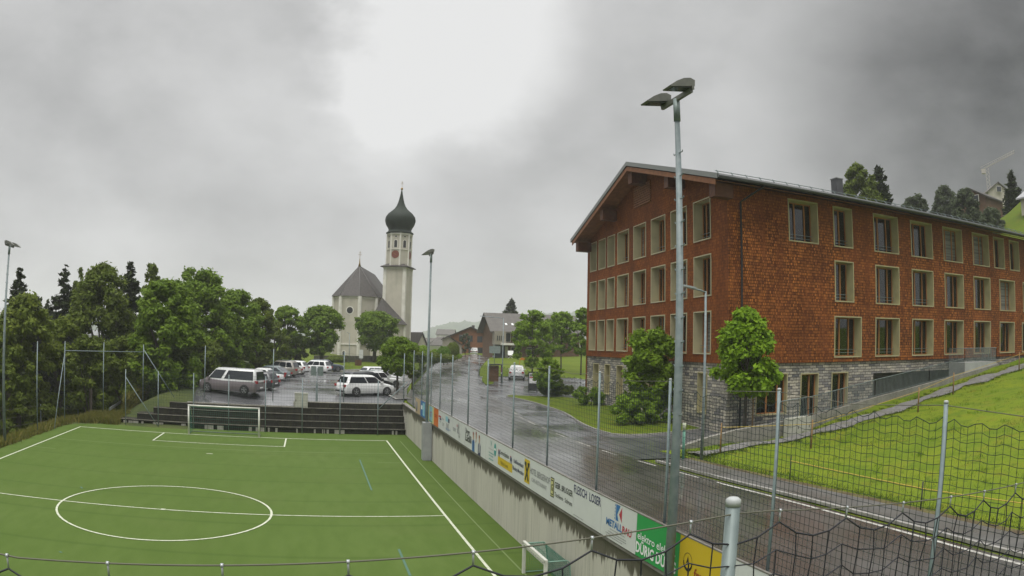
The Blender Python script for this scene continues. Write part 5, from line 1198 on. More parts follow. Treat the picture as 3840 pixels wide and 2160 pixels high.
for i, (u, v, h, lab) in enumerate(((878, 905, 4.6, 'thin lamp post in front of the church choir wall'), (905, 905, 0, ''))):
    if h: q_ = at(u, v, 112); street_lamp(q_.x, q_.y, zland(q_.x, q_.y), h, math.pi, lab, .05, .5)
q_ = at(908, 908, 108); t = thing('info_sign', 'white rectangular sign on a brown base on the grass before the church', 'sign', (q_.x, q_.y, zland(q_.x, q_.y)), facing(908, 108)); mb = MB(); mb.box(-.3, .3, -.03, .03, 1.0, 2.3); mb.build('plate', P_W, t); mb = MB(); mb.box(-.9, .1, -.1, .1, -.1, .75); mb.build('base', M_RUST, t); mb = MB(); mb.tube([(0, .05, 0), (0, .05, 1.0)], .04, 6); mb.build('post', M_GALVD, t)
# ------------------------------------------------------------------ cars
M_TYRE = mat('tyre rubber', (.015, .015, .016), .7); M_RIM = mat('alloy rim', (.36, .37, .38), .35, metal=.6); M_CGLASS = mat('car glass', (.02, .024, .030), .05, spec=.8); M_TRIM = mat('black car trim', (.02, .02, .022), .5); M_TAIL = mat('red tail lamp', (.28, .015, .02), .25); M_HEAD = mat('head lamp', (.55, .57, .60), .15)
def car_paint(n, c): return mat('car paint '+n, c, .3, coat=.6)
def car(name, label, loc, ang, L, W, H, body, cabin=None, hood=.95, belt=.98, x_wb=.95, x_rf=.25, x_rr=-1.55, x_rb=-2.0, wb=2.7, wr=.33, clr=.2, panes=3, tail=None, rails=False, group='cars on the parking place', cat='car'):
    """x forward; windscreen base x_wb, roof from x_rf to x_rr, rear glass base x_rb"""
    t = thing(name, label, cat, loc, ang, group); hw = W/2; tl = tail or belt
    st = [(-L/2, .42, .62*tl, .82), (-L/2+.05, .30, .93*tl, .93), (-L/2+.3, clr, tl, .98), (x_rb, clr, tl, 1), (0, clr, belt, 1), (x_wb, clr, hood+.03, 1), (L/2-.55, clr, hood*.93, .98), (L/2-.18, clr+.03, hood*.80, .92), (L/2-.03, .30, hood*.66, .80), (L/2, .40, hood*.52, .70)]
    st = sorted(st); mb = MB(); rows = []
    for x, zb, zt_, f in st:
        h = hw*f; sec = [(.0, zb), (h*.88, zb), (h*.985, zb+.10), (h, (zb+zt_)/2), (h*.985, zt_-.14), (h*.93, zt_-.03), (h*.80, zt_), (0, zt_)]
        rows.append([(x, -y, z) for y, z in sec]+[(x, y, z) for y, z in sec[-2:0:-1]]+[(x, 0, zb)])
    mb.grid(rows, 0); mb.face(rows[0][:-1]); mb.face(rows[-1][:-1][::-1]); bd = mb.build('body', [body], t)
    cb_ = cabin or body; zb = belt-.06; mb = MB()
    def ring(x0, x1, z, h, k=.16): return [(x0+k, -h, z), (x1-k, -h, z), (x1, -h+k, z), (x1, h-k, z), (x1-k, h, z), (x0+k, h, z), (x0, h-k, z), (x0, -h+k, z)]
    rb = ring(x_rb-.04, x_wb+.05, zb, hw*.955); zr_ = H-.10; rm = ring(x_rr-.04, x_rf+.05, zr_, hw*.80); rt = ring(x_rr+.10, x_rf-.12, H, hw*.66)
    mb.grid([rb+[rb[0]], rm+[rm[0]], rt+[rt[0]]], 0); mb.face(rt); cbn = mb.build('cabin', [cb_], t)
    def lerp(a, b, f): return Vector(a)*(1-f)+Vector(b)*f
    for sgn in (-1, 1):
        x0b, x1b = x_rb+.16, x_wb-.12; x0t, x1t = x_rr+.10, x_rf-.05
        yb, yt = sgn*hw*.955, sgn*hw*.80; f0, f1 = .16, .93
        cuts = [0, .56, 1] if panes == 2 else ([0, .30, .66, 1] if panes == 3 else [0, .66, .70, 1])
        for i, (a, b) in enumerate(zip(cuts, cuts[1:])):
            if panes == 4 and i == 1: continue
            a2, b2 = a+.012, b-.012; mb = MB(); q = []
            for f, g in ((f0, a2), (f0, b2), (f1, b2), (f1, a2)):
                xb = x0b+(x1b-x0b)*g; xt = x0t+(x1t-x0t)*g; x = xb+(xt-xb)*f; y = yb+(yt-yb)*f; z = zb+(zr_-zb)*f; q.append(Vector((x, y+sgn*.012, z)))
            mb.face(q if sgn < 0 else q[::-1]); mb.build('side_window', M_CGLASS, cbn)
        mb = MB(); mb.box(x_wb-.42, x_wb-.24, sgn*(hw+.02)-.09, sgn*(hw+.02)+.09, belt+.02, belt+.17); mb.build('mirror', [body], t)
    mb = MB(); mb.face([(x_wb+.05+.012-(x_wb-x_rf)*.08, y, zb+(zr_-zb)*.08) for y in (-hw*.80, hw*.80)]+[(x_rf+.05+.012+(x_wb-x_rf)*.07, y, zr_-(zr_-zb)*.07) for y in (hw*.68, -hw*.68)]); mb.build('windscreen', M_CGLASS, cbn)
    dx = x_rr-x_rb; mb = MB(); mb.face([(x_rb-.04-.012+dx*.18, y, zb+(zr_-zb)*.18) for y in (hw*.78, -hw*.78)]+[(x_rr-.04-.012-dx*.08, y, zr_-(zr_-zb)*.08) for y in (-hw*.66, hw*.66)]); mb.build('rear_window', M_CGLASS, cbn)
    for sgn in (-1, 1):
        mb = MB(); mb.obox((L/2-.14, sgn*hw*.64, hood*.74), (.09, -sgn*.05, 0), (0, .17, 0), (-.02, 0, .075)); mb.build('headlight', M_HEAD, t)
        mb = MB(); zz = tl*.82 if H < 1.8 else tl*.95; mb.obox((-L/2+.05, sgn*hw*.80, zz), (.10, 0, 0), (0, .13, 0), (0, 0, .10)); mb.build('tail_light', M_TAIL, t)
        if rails: mb = MB(); mb.tube([(x_rr+.2, sgn*hw*.66, H-.03), (x_rr+.3, sgn*hw*.66, H+.04), (x_rf-.3, sgn*hw*.66, H+.04), (x_rf-.2, sgn*hw*.66, H-.03)], .02, 5); mb.build('roof_rail', M_GALV, cbn)
    mb = MB(); mb.box(-L/2-.02, -L/2+.2, -hw*.8, hw*.8, .30, .44); mb.box(L/2-.2, L/2+.012, -hw*.66, hw*.66, .26, .38); mb.build('bumper', M_TRIM, t)
    mb = MB(); mb.box(-L/2-.035, -L/2-.022, -.26, .26, .52, .63); mb.build('number_plate', P_WHT, t)
    for sx_ in (-1, 1):
        xw = sx_*wb/2 + .08
        for sgn in (-1, 1):
            w_ = bpy.data.objects.new('wheel', None)
            mb = MB(); yo = sgn*(hw-.10); n = 20
            mbA = [(wr*1.17*math.cos(2*math.pi*k/n), wr*1.17*math.sin(2*math.pi*k/n)) for k in range(n)]
            mb.prism([(xw+a, sgn*(hw-.03), max(wr*.62, wr+b)) for a, b in mbA], (0, sgn*.034, 0)); mb.build('wheel_arch', M_TRIM, t)
            mb = MB(); rings = []
            for r_, y in ((wr*.62, .10), (wr*.9, .115), (wr, .08), (wr, -.08), (wr*.9, -.11)):
                rings.append([(xw+r_*math.cos(2*math.pi*k/n), yo+sgn*(y+.035), wr+r_*math.sin(2*math.pi*k/n)) for k in range(n+1)])
            mb.grid(rings if sgn > 0 else [r[::-1] for r in rings]); wh = mb.build('wheel', M_TYRE, t)
            mb = MB(); yy = yo+sgn*.13
            disc = [(xw+wr*.60*math.cos(2*math.pi*k/n), yo+sgn*.10, wr+wr*.60*math.sin(2*math.pi*k/n)) for k in range(n)]; mb.face(disc if sgn < 0 else disc[::-1], 1)
            for k in range(5):
                a = 2*math.pi*k/5+.3; mb.bar((xw, yy, wr), (xw+wr*.66*math.cos(a), yy, wr+wr*.66*math.sin(a)), .035, .075, 0, up=(0, 1, 0))
            for k in range(n):
                a, b = 2*math.pi*k/n, 2*math.pi*(k+1)/n; mb.face([(xw+r_*math.cos(c), yy+sgn*.004, wr+r_*math.sin(c)) for r_, c in ((wr*.56, a), (wr*.68, a), (wr*.68, b), (wr*.56, b))], 0)
            mb.build('rim', [M_RIM, M_TRIM], wh)
            bpy.data.objects.remove(w_)
    return t
C_SIL = car_paint('silver', (.50, .51, .50)); C_WHT = car_paint('white', (.66, .67, .66)); C_DRK = car_paint('anthracite', (.035, .037, .042)); C_BRN = car_paint('brown violet', (.15, .128, .135)); C_TEAL = car_paint('grey green', (.075, .10, .105)); C_BEI = car_paint('beige', (.20, .185, .155)); C_BLU = car_paint('dark blue', (.035, .05, .07))
aL = math.atan2(.379, -.926); aR = math.atan2(.425, .905)
pz_ = lambda x, y: zland(x, y)+.02
SED = dict(x_wb=.85, x_rf=.15, x_rr=-1.0, x_rb=-1.6, hood=.92, belt=.93); EST = dict(x_wb=.9, x_rf=.2, x_rr=-1.85, x_rb=-2.15, hood=.92, belt=.93); SUV = dict(x_wb=.95, x_rf=.3, x_rr=-1.75, x_rb=-2.1, hood=1.05, belt=1.05, wr=.36, clr=.26); MPV = dict(x_wb=1.35, x_rf=.45, x_rr=-1.9, x_rb=-2.2, hood=.98, belt=1.0)
def put(name, label, x, y, ang, **k): return car(name, label, (x, y, pz_(x, y)), ang, **k)
put('parked_van', 'two tone van, silver above and dark brown below, at the terrace edge', -6.25, 56.95, aL, L=5.3, W=1.92, H=1.97, body=C_BRN, cabin=C_SIL, hood=1.12, belt=1.06, x_wb=1.95, x_rf=1.1, x_rr=-2.45, x_rb=-2.58, wb=3.4, wr=.36, panes=4, tail=1.06, cat='van')
put('parked_car', 'dark red rear lamped anthracite car hidden behind the two tone van', -4.9, 60.9, aL, L=4.5, W=1.8, H=1.5, body=C_DRK, **EST)
put('parked_car', 'silver saloon between the two tone van and the grey green hatchback', -4.75, 67.6, aL, L=4.6, W=1.8, H=1.45, body=C_SIL, **SED)
put('parked_car', 'grey green hatchback with a sloping back beside the silver saloon', -4.3, 73.2, aL, L=4.7, W=1.85, H=1.48, body=C_TEAL, x_wb=.85, x_rf=.15, x_rr=-1.3, x_rb=-2.15, hood=.93, belt=.95)
put('parked_car', 'beige off road car with bright rims in the left row', -3.35, 80.6, aL, L=4.8, W=1.9, H=1.78, body=C_BEI, rails=True, **SUV)
put('parked_car', 'white car showing its red tail lamps beyond the beige off road car', -2.35, 86.6, aL, L=4.3, W=1.8, H=1.62, body=C_WHT, **SUV)
put('parked_car', 'white estate car at the back, in front of the dark blue car', .45, 92.2, aL, L=4.7, W=1.85, H=1.58, body=C_WHT, rails=True, **EST)
put('parked_car', 'dark blue car facing right at the back of the parking place', 2.2, 95.8, aR*.55, L=4.6, W=1.85, H=1.6, body=C_BLU, **SUV)
put('parked_car', 'white people carrier facing right nearest the terrace', 4.62, 58.5, aR, L=4.75, W=1.88, H=1.66, body=C_WHT, wb=2.88, wr=.34, panes=2, rails=False, **MPV)
put('parked_car', 'anthracite car parked just behind the white people carrier', 5.0, 62.0, aR, L=4.7, W=1.88, H=1.72, body=C_DRK, **MPV)
put('parked_car', 'white estate car with roof rails behind the anthracite car in the right row', 6.5, 67.2, aR, L=4.8, W=1.85, H=1.55, body=C_WHT, rails=True, **EST)
put('parked_car', 'silver car in the right row, half hidden by the small round tree', 7.2, 71.6, aR, L=4.5, W=1.8, H=1.5, body=C_SIL, **SED)
put('parked_car', 'white hatchback farthest back in the right row', 7.6, 77.4, aR, L=4.4, W=1.8, H=1.55, body=C_WHT, **SUV)
b0 = base(1307, 955); car('parked_car', 'silver off road car seen from behind on the side lane before the lawn', (b0.x, b0.y+1.2, b0.z+.02), math.atan2(.96, .30), 4.4, 1.85, 1.68, C_SIL, group='cars along the side lane and road', **SUV)
b0 = base(1197, 893); car('distant_car', 'small white car driving away at the far end of the road', (b0.x, b0.y, b0.z+.02), math.atan2(.85, .42), 4.2, 1.8, 1.75, C_WHT, group='cars along the side lane and road', **SUV)
# ------------------------------------------------------------------ trees and plants
def leafmat(name, c1, c2, c3, trans=.35):
    m = bpy.data.materials.new(name); m.use_nodes = True; t = m.node_tree; b = t.nodes['Principled BSDF']; o = t.nodes['Material Output']
    b.inputs['Roughness'].default_value = .6; b.inputs['Specular IOR Level'].default_value = .18
    c = N(t, 'ShaderNodeTexCoord'); n = N(t, 'ShaderNodeTexNoise'); n.inputs['Scale'].default_value = .9; n.inputs['Detail'].default_value = 4; t.links.new(c.outputs['Object'], n.inputs['Vector'])
    n2 = N(t, 'ShaderNodeTexWhiteNoise'); g = N(t, 'ShaderNodeNewGeometry'); t.links.new(g.outputs['Random Per Island'], n2.inputs['Vector'])
    r = N(t, 'ShaderNodeValToRGB'); e = r.color_ramp.elements; e[0].position = .32; e[1].position = .68; e[0].color = (*c1, 1); e[1].color = (*c2, 1)
    t.links.new(n.outputs['Fac'], r.inputs[0])
    x = N(t, 'ShaderNodeMixRGB'); x.inputs[2].default_value = (*c3, 1); mr = N(t, 'ShaderNodeMath', operation='MULTIPLY'); mr.inputs[1].default_value = .75
    t.links.new(g.outputs['Random Per Island'], mr.inputs[0]); t.links.new(mr.outputs[0], x.inputs[0]); t.links.new(r.outputs[0], x.inputs[1]); t.links.new(x.outputs[0], b.inputs['Base Color'])
    tr = N(t, 'ShaderNodeBsdfTranslucent'); t.links.new(x.outputs[0], tr.inputs[0]); mx = N(t, 'ShaderNodeMixShader'); mx.inputs[0].default_value = trans
    t.links.new(b.outputs[0], mx.inputs[1]); t.links.new(tr.outputs[0], mx.inputs[2]); t.links.new(mx.outputs[0], o.inputs['Surface']); MATS[name] = m; return m
L_OAK = leafmat('maple leaves', (0.125, 0.208, 0.017), (0.199, 0.292, 0.024), (0.075, 0.134, 0.011)); L_DARK = leafmat('birch leaves', (0.098, 0.140, 0.013), (0.147, 0.191, 0.019), (0.059, 0.089, 0.010)); L_YEL = leafmat('hazel leaves', (0.127, 0.171, 0.018), (0.171, 0.208, 0.023), (0.075, 0.111, 0.014))
L_BRT = leafmat('bright maple leaves', (0.194, 0.334, 0.014), (0.246, 0.386, 0.019), (0.114, 0.211, 0.012), .35); L_SPR = leafmat('spruce needles', (0.033, 0.050, 0.016), (0.045, 0.062, 0.018), (0.022, 0.035, 0.012), .1); L_SHR = leafmat('shrub leaves', (0.174, 0.278, 0.019), (0.232, 0.361, 0.027), (0.087, 0.153, 0.013)); L_CLIP = leafmat('clipped bright hedge leaves', (.10, .19, .014), (.12, .22, .02), (.07, .14, .01)); L_FAR = leafmat('mist tinted leaves', (.075, .098, .045), (.095, .118, .055), (.055, .075, .038))  # L_FAR: pale grey-green, with the mist put into the leaf colour
M_BARK = mat('bark', (.055, .045, .034), .9, (.085, .072, .055), 5, stretch=(1, 1, .2), bump=.5); M_BIRCH = mat('pale bark', (.24, .23, .20), .8, (.10, .09, .08), 4, stretch=(1, 1, 2))

def quads(C, Nn, size, rng, aspect=1.0, hang=0.0):
    """leaf shaped faces at C with normals near Nn"""
    n = len(C); Nn = Nn/(np.linalg.norm(Nn, axis=1, keepdims=True)+1e-9)
    h = rng.normal(size=(n, 3)); h[:, 2] -= hang*3; t1 = h-(h*Nn).sum(1, keepdims=True)*Nn; t1 /= np.linalg.norm(t1, axis=1, keepdims=True)+1e-9
    t2 = np.cross(Nn, t1); s = size*rng.uniform(.6, 1.3, (n, 1)); a = t1*s*aspect; b = t2*s*.55; k = Nn*s*.18
    V = np.stack([C-a, C+b*1.0-k-a*.1, C+a, C-b-k-a*.1], 1).reshape(-1, 3); return V
def leaf_object(name, V, m, parent=None):
    n = len(V)//4; me = bpy.data.meshes.new(name); me.vertices.add(len(V)); me.vertices.foreach_set('co', V.astype(np.float32).ravel())
    me.loops.add(n*4); me.loops.foreach_set('vertex_index', np.arange(n*4, dtype=np.int32)); me.polygons.add(n); me.polygons.foreach_set('loop_start', np.arange(0, n*4, 4, dtype=np.int32)); me.polygons.foreach_set('loop_total', np.full(n, 4, dtype=np.int32))
    me.materials.append(m); me.update(calc_edges=True); me.validate(); o = bpy.data.objects.new(name, me); COL.objects.link(o)
    if parent is not None: o.parent = parent
    return o
def sphere_dirs(n, rng):
    d = rng.normal(size=(n, 3)); return d/np.linalg.norm(d, axis=1, keepdims=True)
def clump_leaves(cl, rad, per, size, rng, squash=.8, aspect=1.0, hang=0.0, shell=.45):
    Cs = []; Ns = []
    for c, r in zip(cl, rad):
        n = int(per*(r/np.mean(rad))**2); d = sphere_dirs(n, rng); f = (shell+(1-shell)*rng.random((n, 1))**.6); f *= 1+.24*rng.normal(size=(n, 1))
        P = d*f*r; P[:, 2] *= squash
        if hang: P[:, 2] -= hang*r*rng.random(n)**2*2
        Cs.append(c+P); q = d*.7+rng.normal(size=(n, 3))*.45; q[:, 2] += .45; Ns.append(q)
    return quads(np.concatenate(Cs), np.concatenate(Ns), size, rng, aspect, hang)
def broadleaf(name, label, loc, H, w, base=.25, seed=1, m=L_OAK, leaf=.17, ncl=46, per=230, group=None, shape='oval', trunk=None, bark=M_BARK, hang=0.0, wob=.38, d=None, cat='tree', squash=.8):
    rng = np.random.default_rng(seed); t = thing(name, label, cat, loc, 0, group); zb = H*base; hc = (H-zb)/2; zc = zb+hc
    cl = []; rad = []; d = d or w; ncl = int(ncl*2.3); per = int(per*.52)
    lump = sphere_dirs(7, rng)
    while len(cl) < ncl:
        u = sphere_dirs(1, rng)[0]; zz = rng.uniform(-1, 1) if rng.random() < .75 else rng.uniform(.3, 1); an = rng.uniform(0, 2*math.pi)
        pr = max(0, 1-abs(zz)**2.4)**.5
        if zz < 0: pr = max(pr, .75*max(0, 1-abs(zz)**5))
        lob = 1+wob*(np.max(lump@np.array([math.cos(an)*pr, math.sin(an)*pr, zz]))-.72)*1.3
        f = (rng.uniform(.72, 1.0) if rng.random() < .78 else rng.uniform(.2, .72))*min(1.12, lob)
        k = 1.0
        if shape == 'cone': k = 1.06-.70*(zz+1)/2
        if shape == 'egg': k = 1.03-.26*(zz+1)/2
        r = min(w, H)*rng.uniform(.055, .105)*(1 if shape != 'cone' else k**.5)
        R0 = max(.05, w/2-.75*r)
        cl.append(np.array([math.cos(an)*pr*f*k*R0, math.sin(an)*pr*f*k*R0*d/w, zc+zz*min(1.05, lob)*max(.1, hc-.8*r)])); rad.append(r)
    V = clump_leaves(cl, rad, per, leaf, rng, squash, hang=hang); leaf_object('crown', V, m, t)
    tr = trunk or w*.03+.05; mb = MB(); bx, by = rng.uniform(-.03, .03, 2)*H
    pts = [(0, 0, -.4), (bx*.2, by*.2, zb*.6), (bx*.6, by*.6, zc*.8), (bx, by, zc+hc*.5)]
    mb.tube(pts, [tr*1.25, tr, tr*.7, tr*.2], 8)
    for i in range(9):
        c = cl[int(rng.integers(len(cl)))]; f = rng.uniform(.35, .75); s_ = Vector((bx*f, by*f, max(zb*.7, min(c[2]*.8, zb+(H-zb)*f*.6)))); mid = s_.lerp(Vector(c), .5)+Vector((0, 0, .04*H)); mb.tube([s_, mid, Vector(c)], [tr*.42, tr*.28, tr*.08], 5)
    mb.build('trunk', bark, t); return t
def conifer(name, label, loc, H, w, seed=1, m=L_SPR, group=None, base=.06, size=.28, tiers=22, droop=.35, sparse=1.0, cat='tree'):
    rng = np.random.default_rng(seed); t = thing(name, label, cat, loc, 0, group); Cs = []; Ns = []; mb = MB(); tiers = int(H/.42)
    mb.tube([(0, 0, -.5), (0, 0, H*.5), (0, 0, H*.99)], [w*.045+.06, w*.03+.03, .02], 7)
    for i in range(tiers):
        f = (i+rng.uniform(-.3, .3))/tiers; z = H*(base+(1-base)*max(0, f)); R_ = (w/2)*(1-math.exp(-(H-z)*1.15/w))*rng.uniform(.7, 1.12)+.10; nb = max(4, int((4+R_*3.2)*sparse))
        for b in range(nb):
            a = rng.uniform(0, 2*math.pi); r = R_*rng.uniform(.7, 1.12); n = max(4, int(r/size*7)); s = rng.random(n)**.8
            zj = rng.uniform(-.34, .34)*H/tiers*2; side = rng.normal(size=n)*.17*r*s; x = r*s; zz = z+zj-droop*r*s+droop*.55*r*s*s-rng.random(n)*.16*r
            Cs.append(np.stack([x*math.cos(a)-side*math.sin(a), x*math.sin(a)+side*math.cos(a), zz], 1)); q = rng.normal(size=(n, 3))*.4; q[:, 2] += .8; Ns.append(q)
            if i % 2 == 0 and b < 3: mb.tube([(0, 0, z), (r*.8*math.cos(a), r*.8*math.sin(a), z-droop*r*.4)], [.03+.004*w, .01], 4, caps=False)
    leaf_object('crown', quads(np.concatenate(Cs), np.concatenate(Ns), size, rng, 1.1, .25), m, t); mb.build('trunk', M_BARK, t); return t
def shrub(name, label, loc, w, h, d=None, seed=1, m=L_SHR, leaf=.11, ncl=26, per=240, group=None, cat='shrub', squash=.85):
    rng = np.random.default_rng(seed); t = thing(name, label, cat, loc, 0, group); cl = []; rad = []; d = d or w
    for i in range(ncl):
        a = rng.uniform(0, 2*math.pi); r = rng.random()**.5*.8; z = rng.uniform(.16, .82); k = math.sqrt(max(.05, 1-(max(0, z-.35)/.62)**2)); R_ = min(w, h, d)*rng.uniform(.09, .16)
        cl.append(np.array([math.cos(a)*r*k*w/2, math.sin(a)*r*k*d/2, z*h])); rad.append(R_)
    leaf_object('foliage', clump_leaves(cl, rad, per, leaf, rng, squash), m, t); mb = MB()
    for i in range(5): c = cl[i]; mb.tube([(c[0]*.2, c[1]*.2, -.1), (c[0]*.7, c[1]*.7, c[2]*.6), tuple(c)], [.03, .02, .008], 4)
    mb.build('stem', M_BARK, t); return t
def tree_px(kind, label, u, vtop, wpx, dist, zbase, **k):
    """place by bearing and distance; height from the top, width from the visible width"""
    p = at(u, vtop, dist); ppm = 2680*2576/3840/math.hypot(dist, 0); w = wpx/ppm; H = p.z-zbase
    if kind == 'conifer': w = max(w*1.7, 6.0)
    return (conifer if kind == 'conifer' else broadleaf)('spruce' if kind == 'conifer' else 'broadleaf_tree', label, (p.x, p.y, zbase), H, w, **k)
G1 = 'trees of the wood left of the pitch'
tree_px('b', 'broad maple at the left edge behind the left floodlight pole', 55, 742, 215, 58, -4, seed=11, m=L_YEL, base=.12, ncl=64, per=300, group=G1, leaf=.19)
tree_px('b', 'low hazel filling the gap right of the left edge maple', 160, 800, 130, 62, -4, seed=12, m=L_YEL, base=.08, ncl=46, per=300, group=G1, leaf=.18)
tree_px('conifer', 'dark pointed spruce just right of the left floodlight pole', 52, 672, 62, 84, -5, seed=13, group=G1, tiers=30, size=.34)
tree_px('conifer', 'small spruce tip between the left pole spruce and the tall thin spruce', 96, 738, 34, 86, -5, seed=14, group=G1, tiers=24, size=.3)
tree_px('conifer', 'smallest spruce tip above the left edge maple', 120, 752, 24, 88, -5, seed=15, group=G1, tiers=24, size=.28)
tree_px('conifer', 'tall thin open spruce standing clear against the clouds', 165, 664, 64, 84, -5, seed=16, group=G1, tiers=26, sparse=.8, size=.30, droop=.45)
tree_px('b', 'drooping birch with hanging twigs beside the tall thin spruce', 205, 676, 70, 84, -5, seed=17, m=L_DARK, base=.3, ncl=30, per=150, group=G1, hang=.6, shape='egg', bark=M_BIRCH, leaf=.18)
tree_px('b', 'big dark birch forming the left half of the wood', 262, 670, 215, 70, -5, seed=18, m=L_DARK, base=.08, ncl=84, per=330, group=G1, hang=.25, bark=M_BIRCH, leaf=.19, shape='egg')
tree_px('conifer', 'spruce whose tip tops the middle of the wood', 331, 652, 110, 82, -5, seed=19, group=G1, tiers=28, size=.32, droop=.5)
tree_px('b', 'loose drooping birch to the right of the topmost spruce tip', 382, 662, 90, 80, -5, seed=20, m=L_DARK, base=.2, ncl=40, per=200, group=G1, hang=.5, bark=M_BIRCH, leaf=.18, shape='egg')
tree_px('b', 'dense maple in front of the wood above the goal', 425, 700, 190, 62, -2, seed=21, m=L_OAK, base=.12, ncl=80, per=330, group=G1, leaf=.18)
tree_px('b', 'tall maple with a knobbly top right of the middle of the wood', 500, 672, 190, 72, -3, seed=22, m=L_OAK, base=.12, ncl=80, per=300, group=G1, leaf=.20, wob=.4)
tree_px('b', 'maple sloping down at the right shoulder of the wood', 585, 722, 165, 76, 0, seed=23, m=L_OAK, base=.15, ncl=64, per=290, group=G1, leaf=.19)
tree_px('b', 'dark maple behind the parked van at the right end of the wood', 652, 752, 95, 82, 1.5, seed=24, m=L_DARK, base=.2, ncl=46, per=260, group=G1, leaf=.18)
tree_px('b', 'undergrowth tree with low branches behind the left fence corner', 330, 850, 260, 64, -4, seed=25, m=L_DARK, base=.02, ncl=60, per=300, group=G1, leaf=.18)
tree_px('b', 'low shady tree over the lane behind the terrace', 480, 840, 180, 66, -1, seed=26, m=L_DARK, base=.15, ncl=50, per=280, group=G1, leaf=.17)
tree_px('b', 'low shady tree at the far left edge beside the low wire fence', 20, 860, 150, 56, -5, seed=27, m=L_DARK, base=.02, ncl=50, per=280, group=G1, leaf=.17)
tree_px('b', 'dark low tree in the middle of the wood behind the fence rail', 225, 845, 150, 60, -5, seed=29, m=L_DARK, base=.02, ncl=50, per=280, group=G1, leaf=.17)
tree_px('b', 'leafy maple filling the wood behind the roof of the parked van', 600, 800, 190, 84, 1.5, seed=36, m=L_OAK, base=.05, ncl=60, per=280, group=G1, leaf=.19)
tree_px('b', 'dark undergrowth tree below the right shoulder of the wood', 540, 850, 170, 76, 0, seed=37, m=L_DARK, base=.05, ncl=50, per=280, group=G1, leaf=.18)
tree_px('b', 'small dark tree joining the wood to the loose tree behind the cars', 690, 810, 90, 96, 2, seed=38, m=L_DARK, base=.08, ncl=40, per=260, group=G1, leaf=.19)
tree_px('b', 'loose dark tree behind the cars at the end of the wood', 722, 772, 92, 100, 2.4, seed=30, m=L_OAK, base=.2, ncl=46, per=240, leaf=.2, group=G1)
tree_px('b', 'light green maple to the left of the church choir', 812, 770, 122, 104, 2.4, seed=31, m=L_OAK, base=.2, ncl=60, per=250, leaf=.2)
tree_px('b', 'low tree between the light green maple and the parked cars', 745, 838, 100, 106, 2.4, seed=32, m=L_DARK, base=.1, ncl=36, per=220, leaf=.2)
tree_px('b', 'round maple in front of the church choir', 945, 783, 128, 116, 3.0, seed=33, m=L_OAK, base=.24, ncl=64, per=260, leaf=.2, trunk=.3)
p = (7.75, 62.2, 2.5); broadleaf('broadleaf_tree', 'small dense round tree at the right edge of the parking place', p, at(1003, 846, 62.7).z-2.5, 3.9, .30, 34, L_OAK, .10, 56, 260, None, 'egg', .1)
p = (9.6, 66, 2.5); broadleaf('broadleaf_tree', 'loose small tree just right of the small dense round tree', p, at(1040, 872, 66.7).z-2.5, 2.5, .25, 35, L_YEL, .11, 26, 170, None, 'oval', .07)
# row of young trees on the lawn left of the building
GL = 'young trees on the lawn left of the shingled building'
for i, (u, vt, wp, dist, b, lab, sd, mt) in enumerate(((1340, 780, 112, 92, 905, 'leafy young tree on the lawn in front of the guest house roof', 41, L_SHR), (1412, 782, 84, 104, 910, 'young tree between the guest house and the shingled building', 42, L_SHR), (1462, 775, 62, 98, 915, 'tall young tree close to the far corner of the shingled building', 43, L_SHR), (1478, 800, 40, 112, 905, 'partly hidden young tree right beside the far corner of the shingled building', 44, L_OAK), (1382, 800, 70, 118, 902, 'slender young tree farthest back on the lawn', 45, L_OAK))):
    p = at(u, 900, dist); z = zland(p.x, p.y)-.05; tp_ = at(u, vt, dist).z; ppm = 1797.7/dist
    broadleaf('broadleaf_tree', lab, (p.x, p.y, z), tp_-z, wp/ppm, .3 if i else .12, sd, mt, .17, 40, 220, GL, 'egg', .1)
tree_px('conifer', 'misty spruce rising behind the guest house roof', 1287, 748, 66, 190, 4.5, seed=46, m=L_SPR, tiers=24, size=.5, droop=.3)
b0 = base(1300, 985)
# shrubs round the building and lawn
GS = 'shrubs on the lawn before the shingled building'
shrub('shrub', 'tall bushy shrub before the left facade, behind the tall floodlight pole', (20.2, 39.0, 2.3), 4.3, 6.6, 3.4, 51, L_SHR, .15, 74, 210, GS)
shrub('shrub', 'dark low shrub skirting the tall bushy shrub', (19.2, 38.2, 2.3), 4.6, 2.2, 2.6, 52, L_SHR, .11, 40, 300, GS)
p = base(1478, 1025); shrub('shrub', 'low wide shrub by the stone base between two net posts', (p.x+.6, p.y+1.2, 2.3), 3.0, 1.7, 2.2, 53, L_SHR, .11, 30, 260, GS)
p = base(1395, 1000); shrub('shrub', 'dark ragged shrub beside the black display frame', (p.x+.3, p.y+1, 2.3), 4.2, 1.7, 2.4, 54, L_DARK, .12, 36, 260, GS)
q_ = at(1378, 900, 63); broadleaf('broadleaf_tree', 'small light tree standing in the dark ragged shrub', (q_.x, q_.y, 2.35), q_.z-2.35, 2.9, .12, 55, L_SHR, .12, 36, 220, None, 'egg', .06)
p = (22.3, 30.9); t = broadleaf('broadleaf_tree', 'bright green maple before the near corner of the shingled building', (22.0, 31.35, 2.35), at(1880, 774, 38.3).z-2.35, 5.5, .31, 56, L_BRT, .15, 58, 165, None, 'cone', .10, d=3.8, wob=.5)
st_ = thing('tree_stake', 'wooden support stake beside the trunk of the bright green maple', 'stake', (22.4, 31.2, 2.35)); mb = MB(); mb.tube([(0, 0, -.1), (0, 0, 1.9)], .05, 6); mb.build('shaft', M_STAKE, st_)
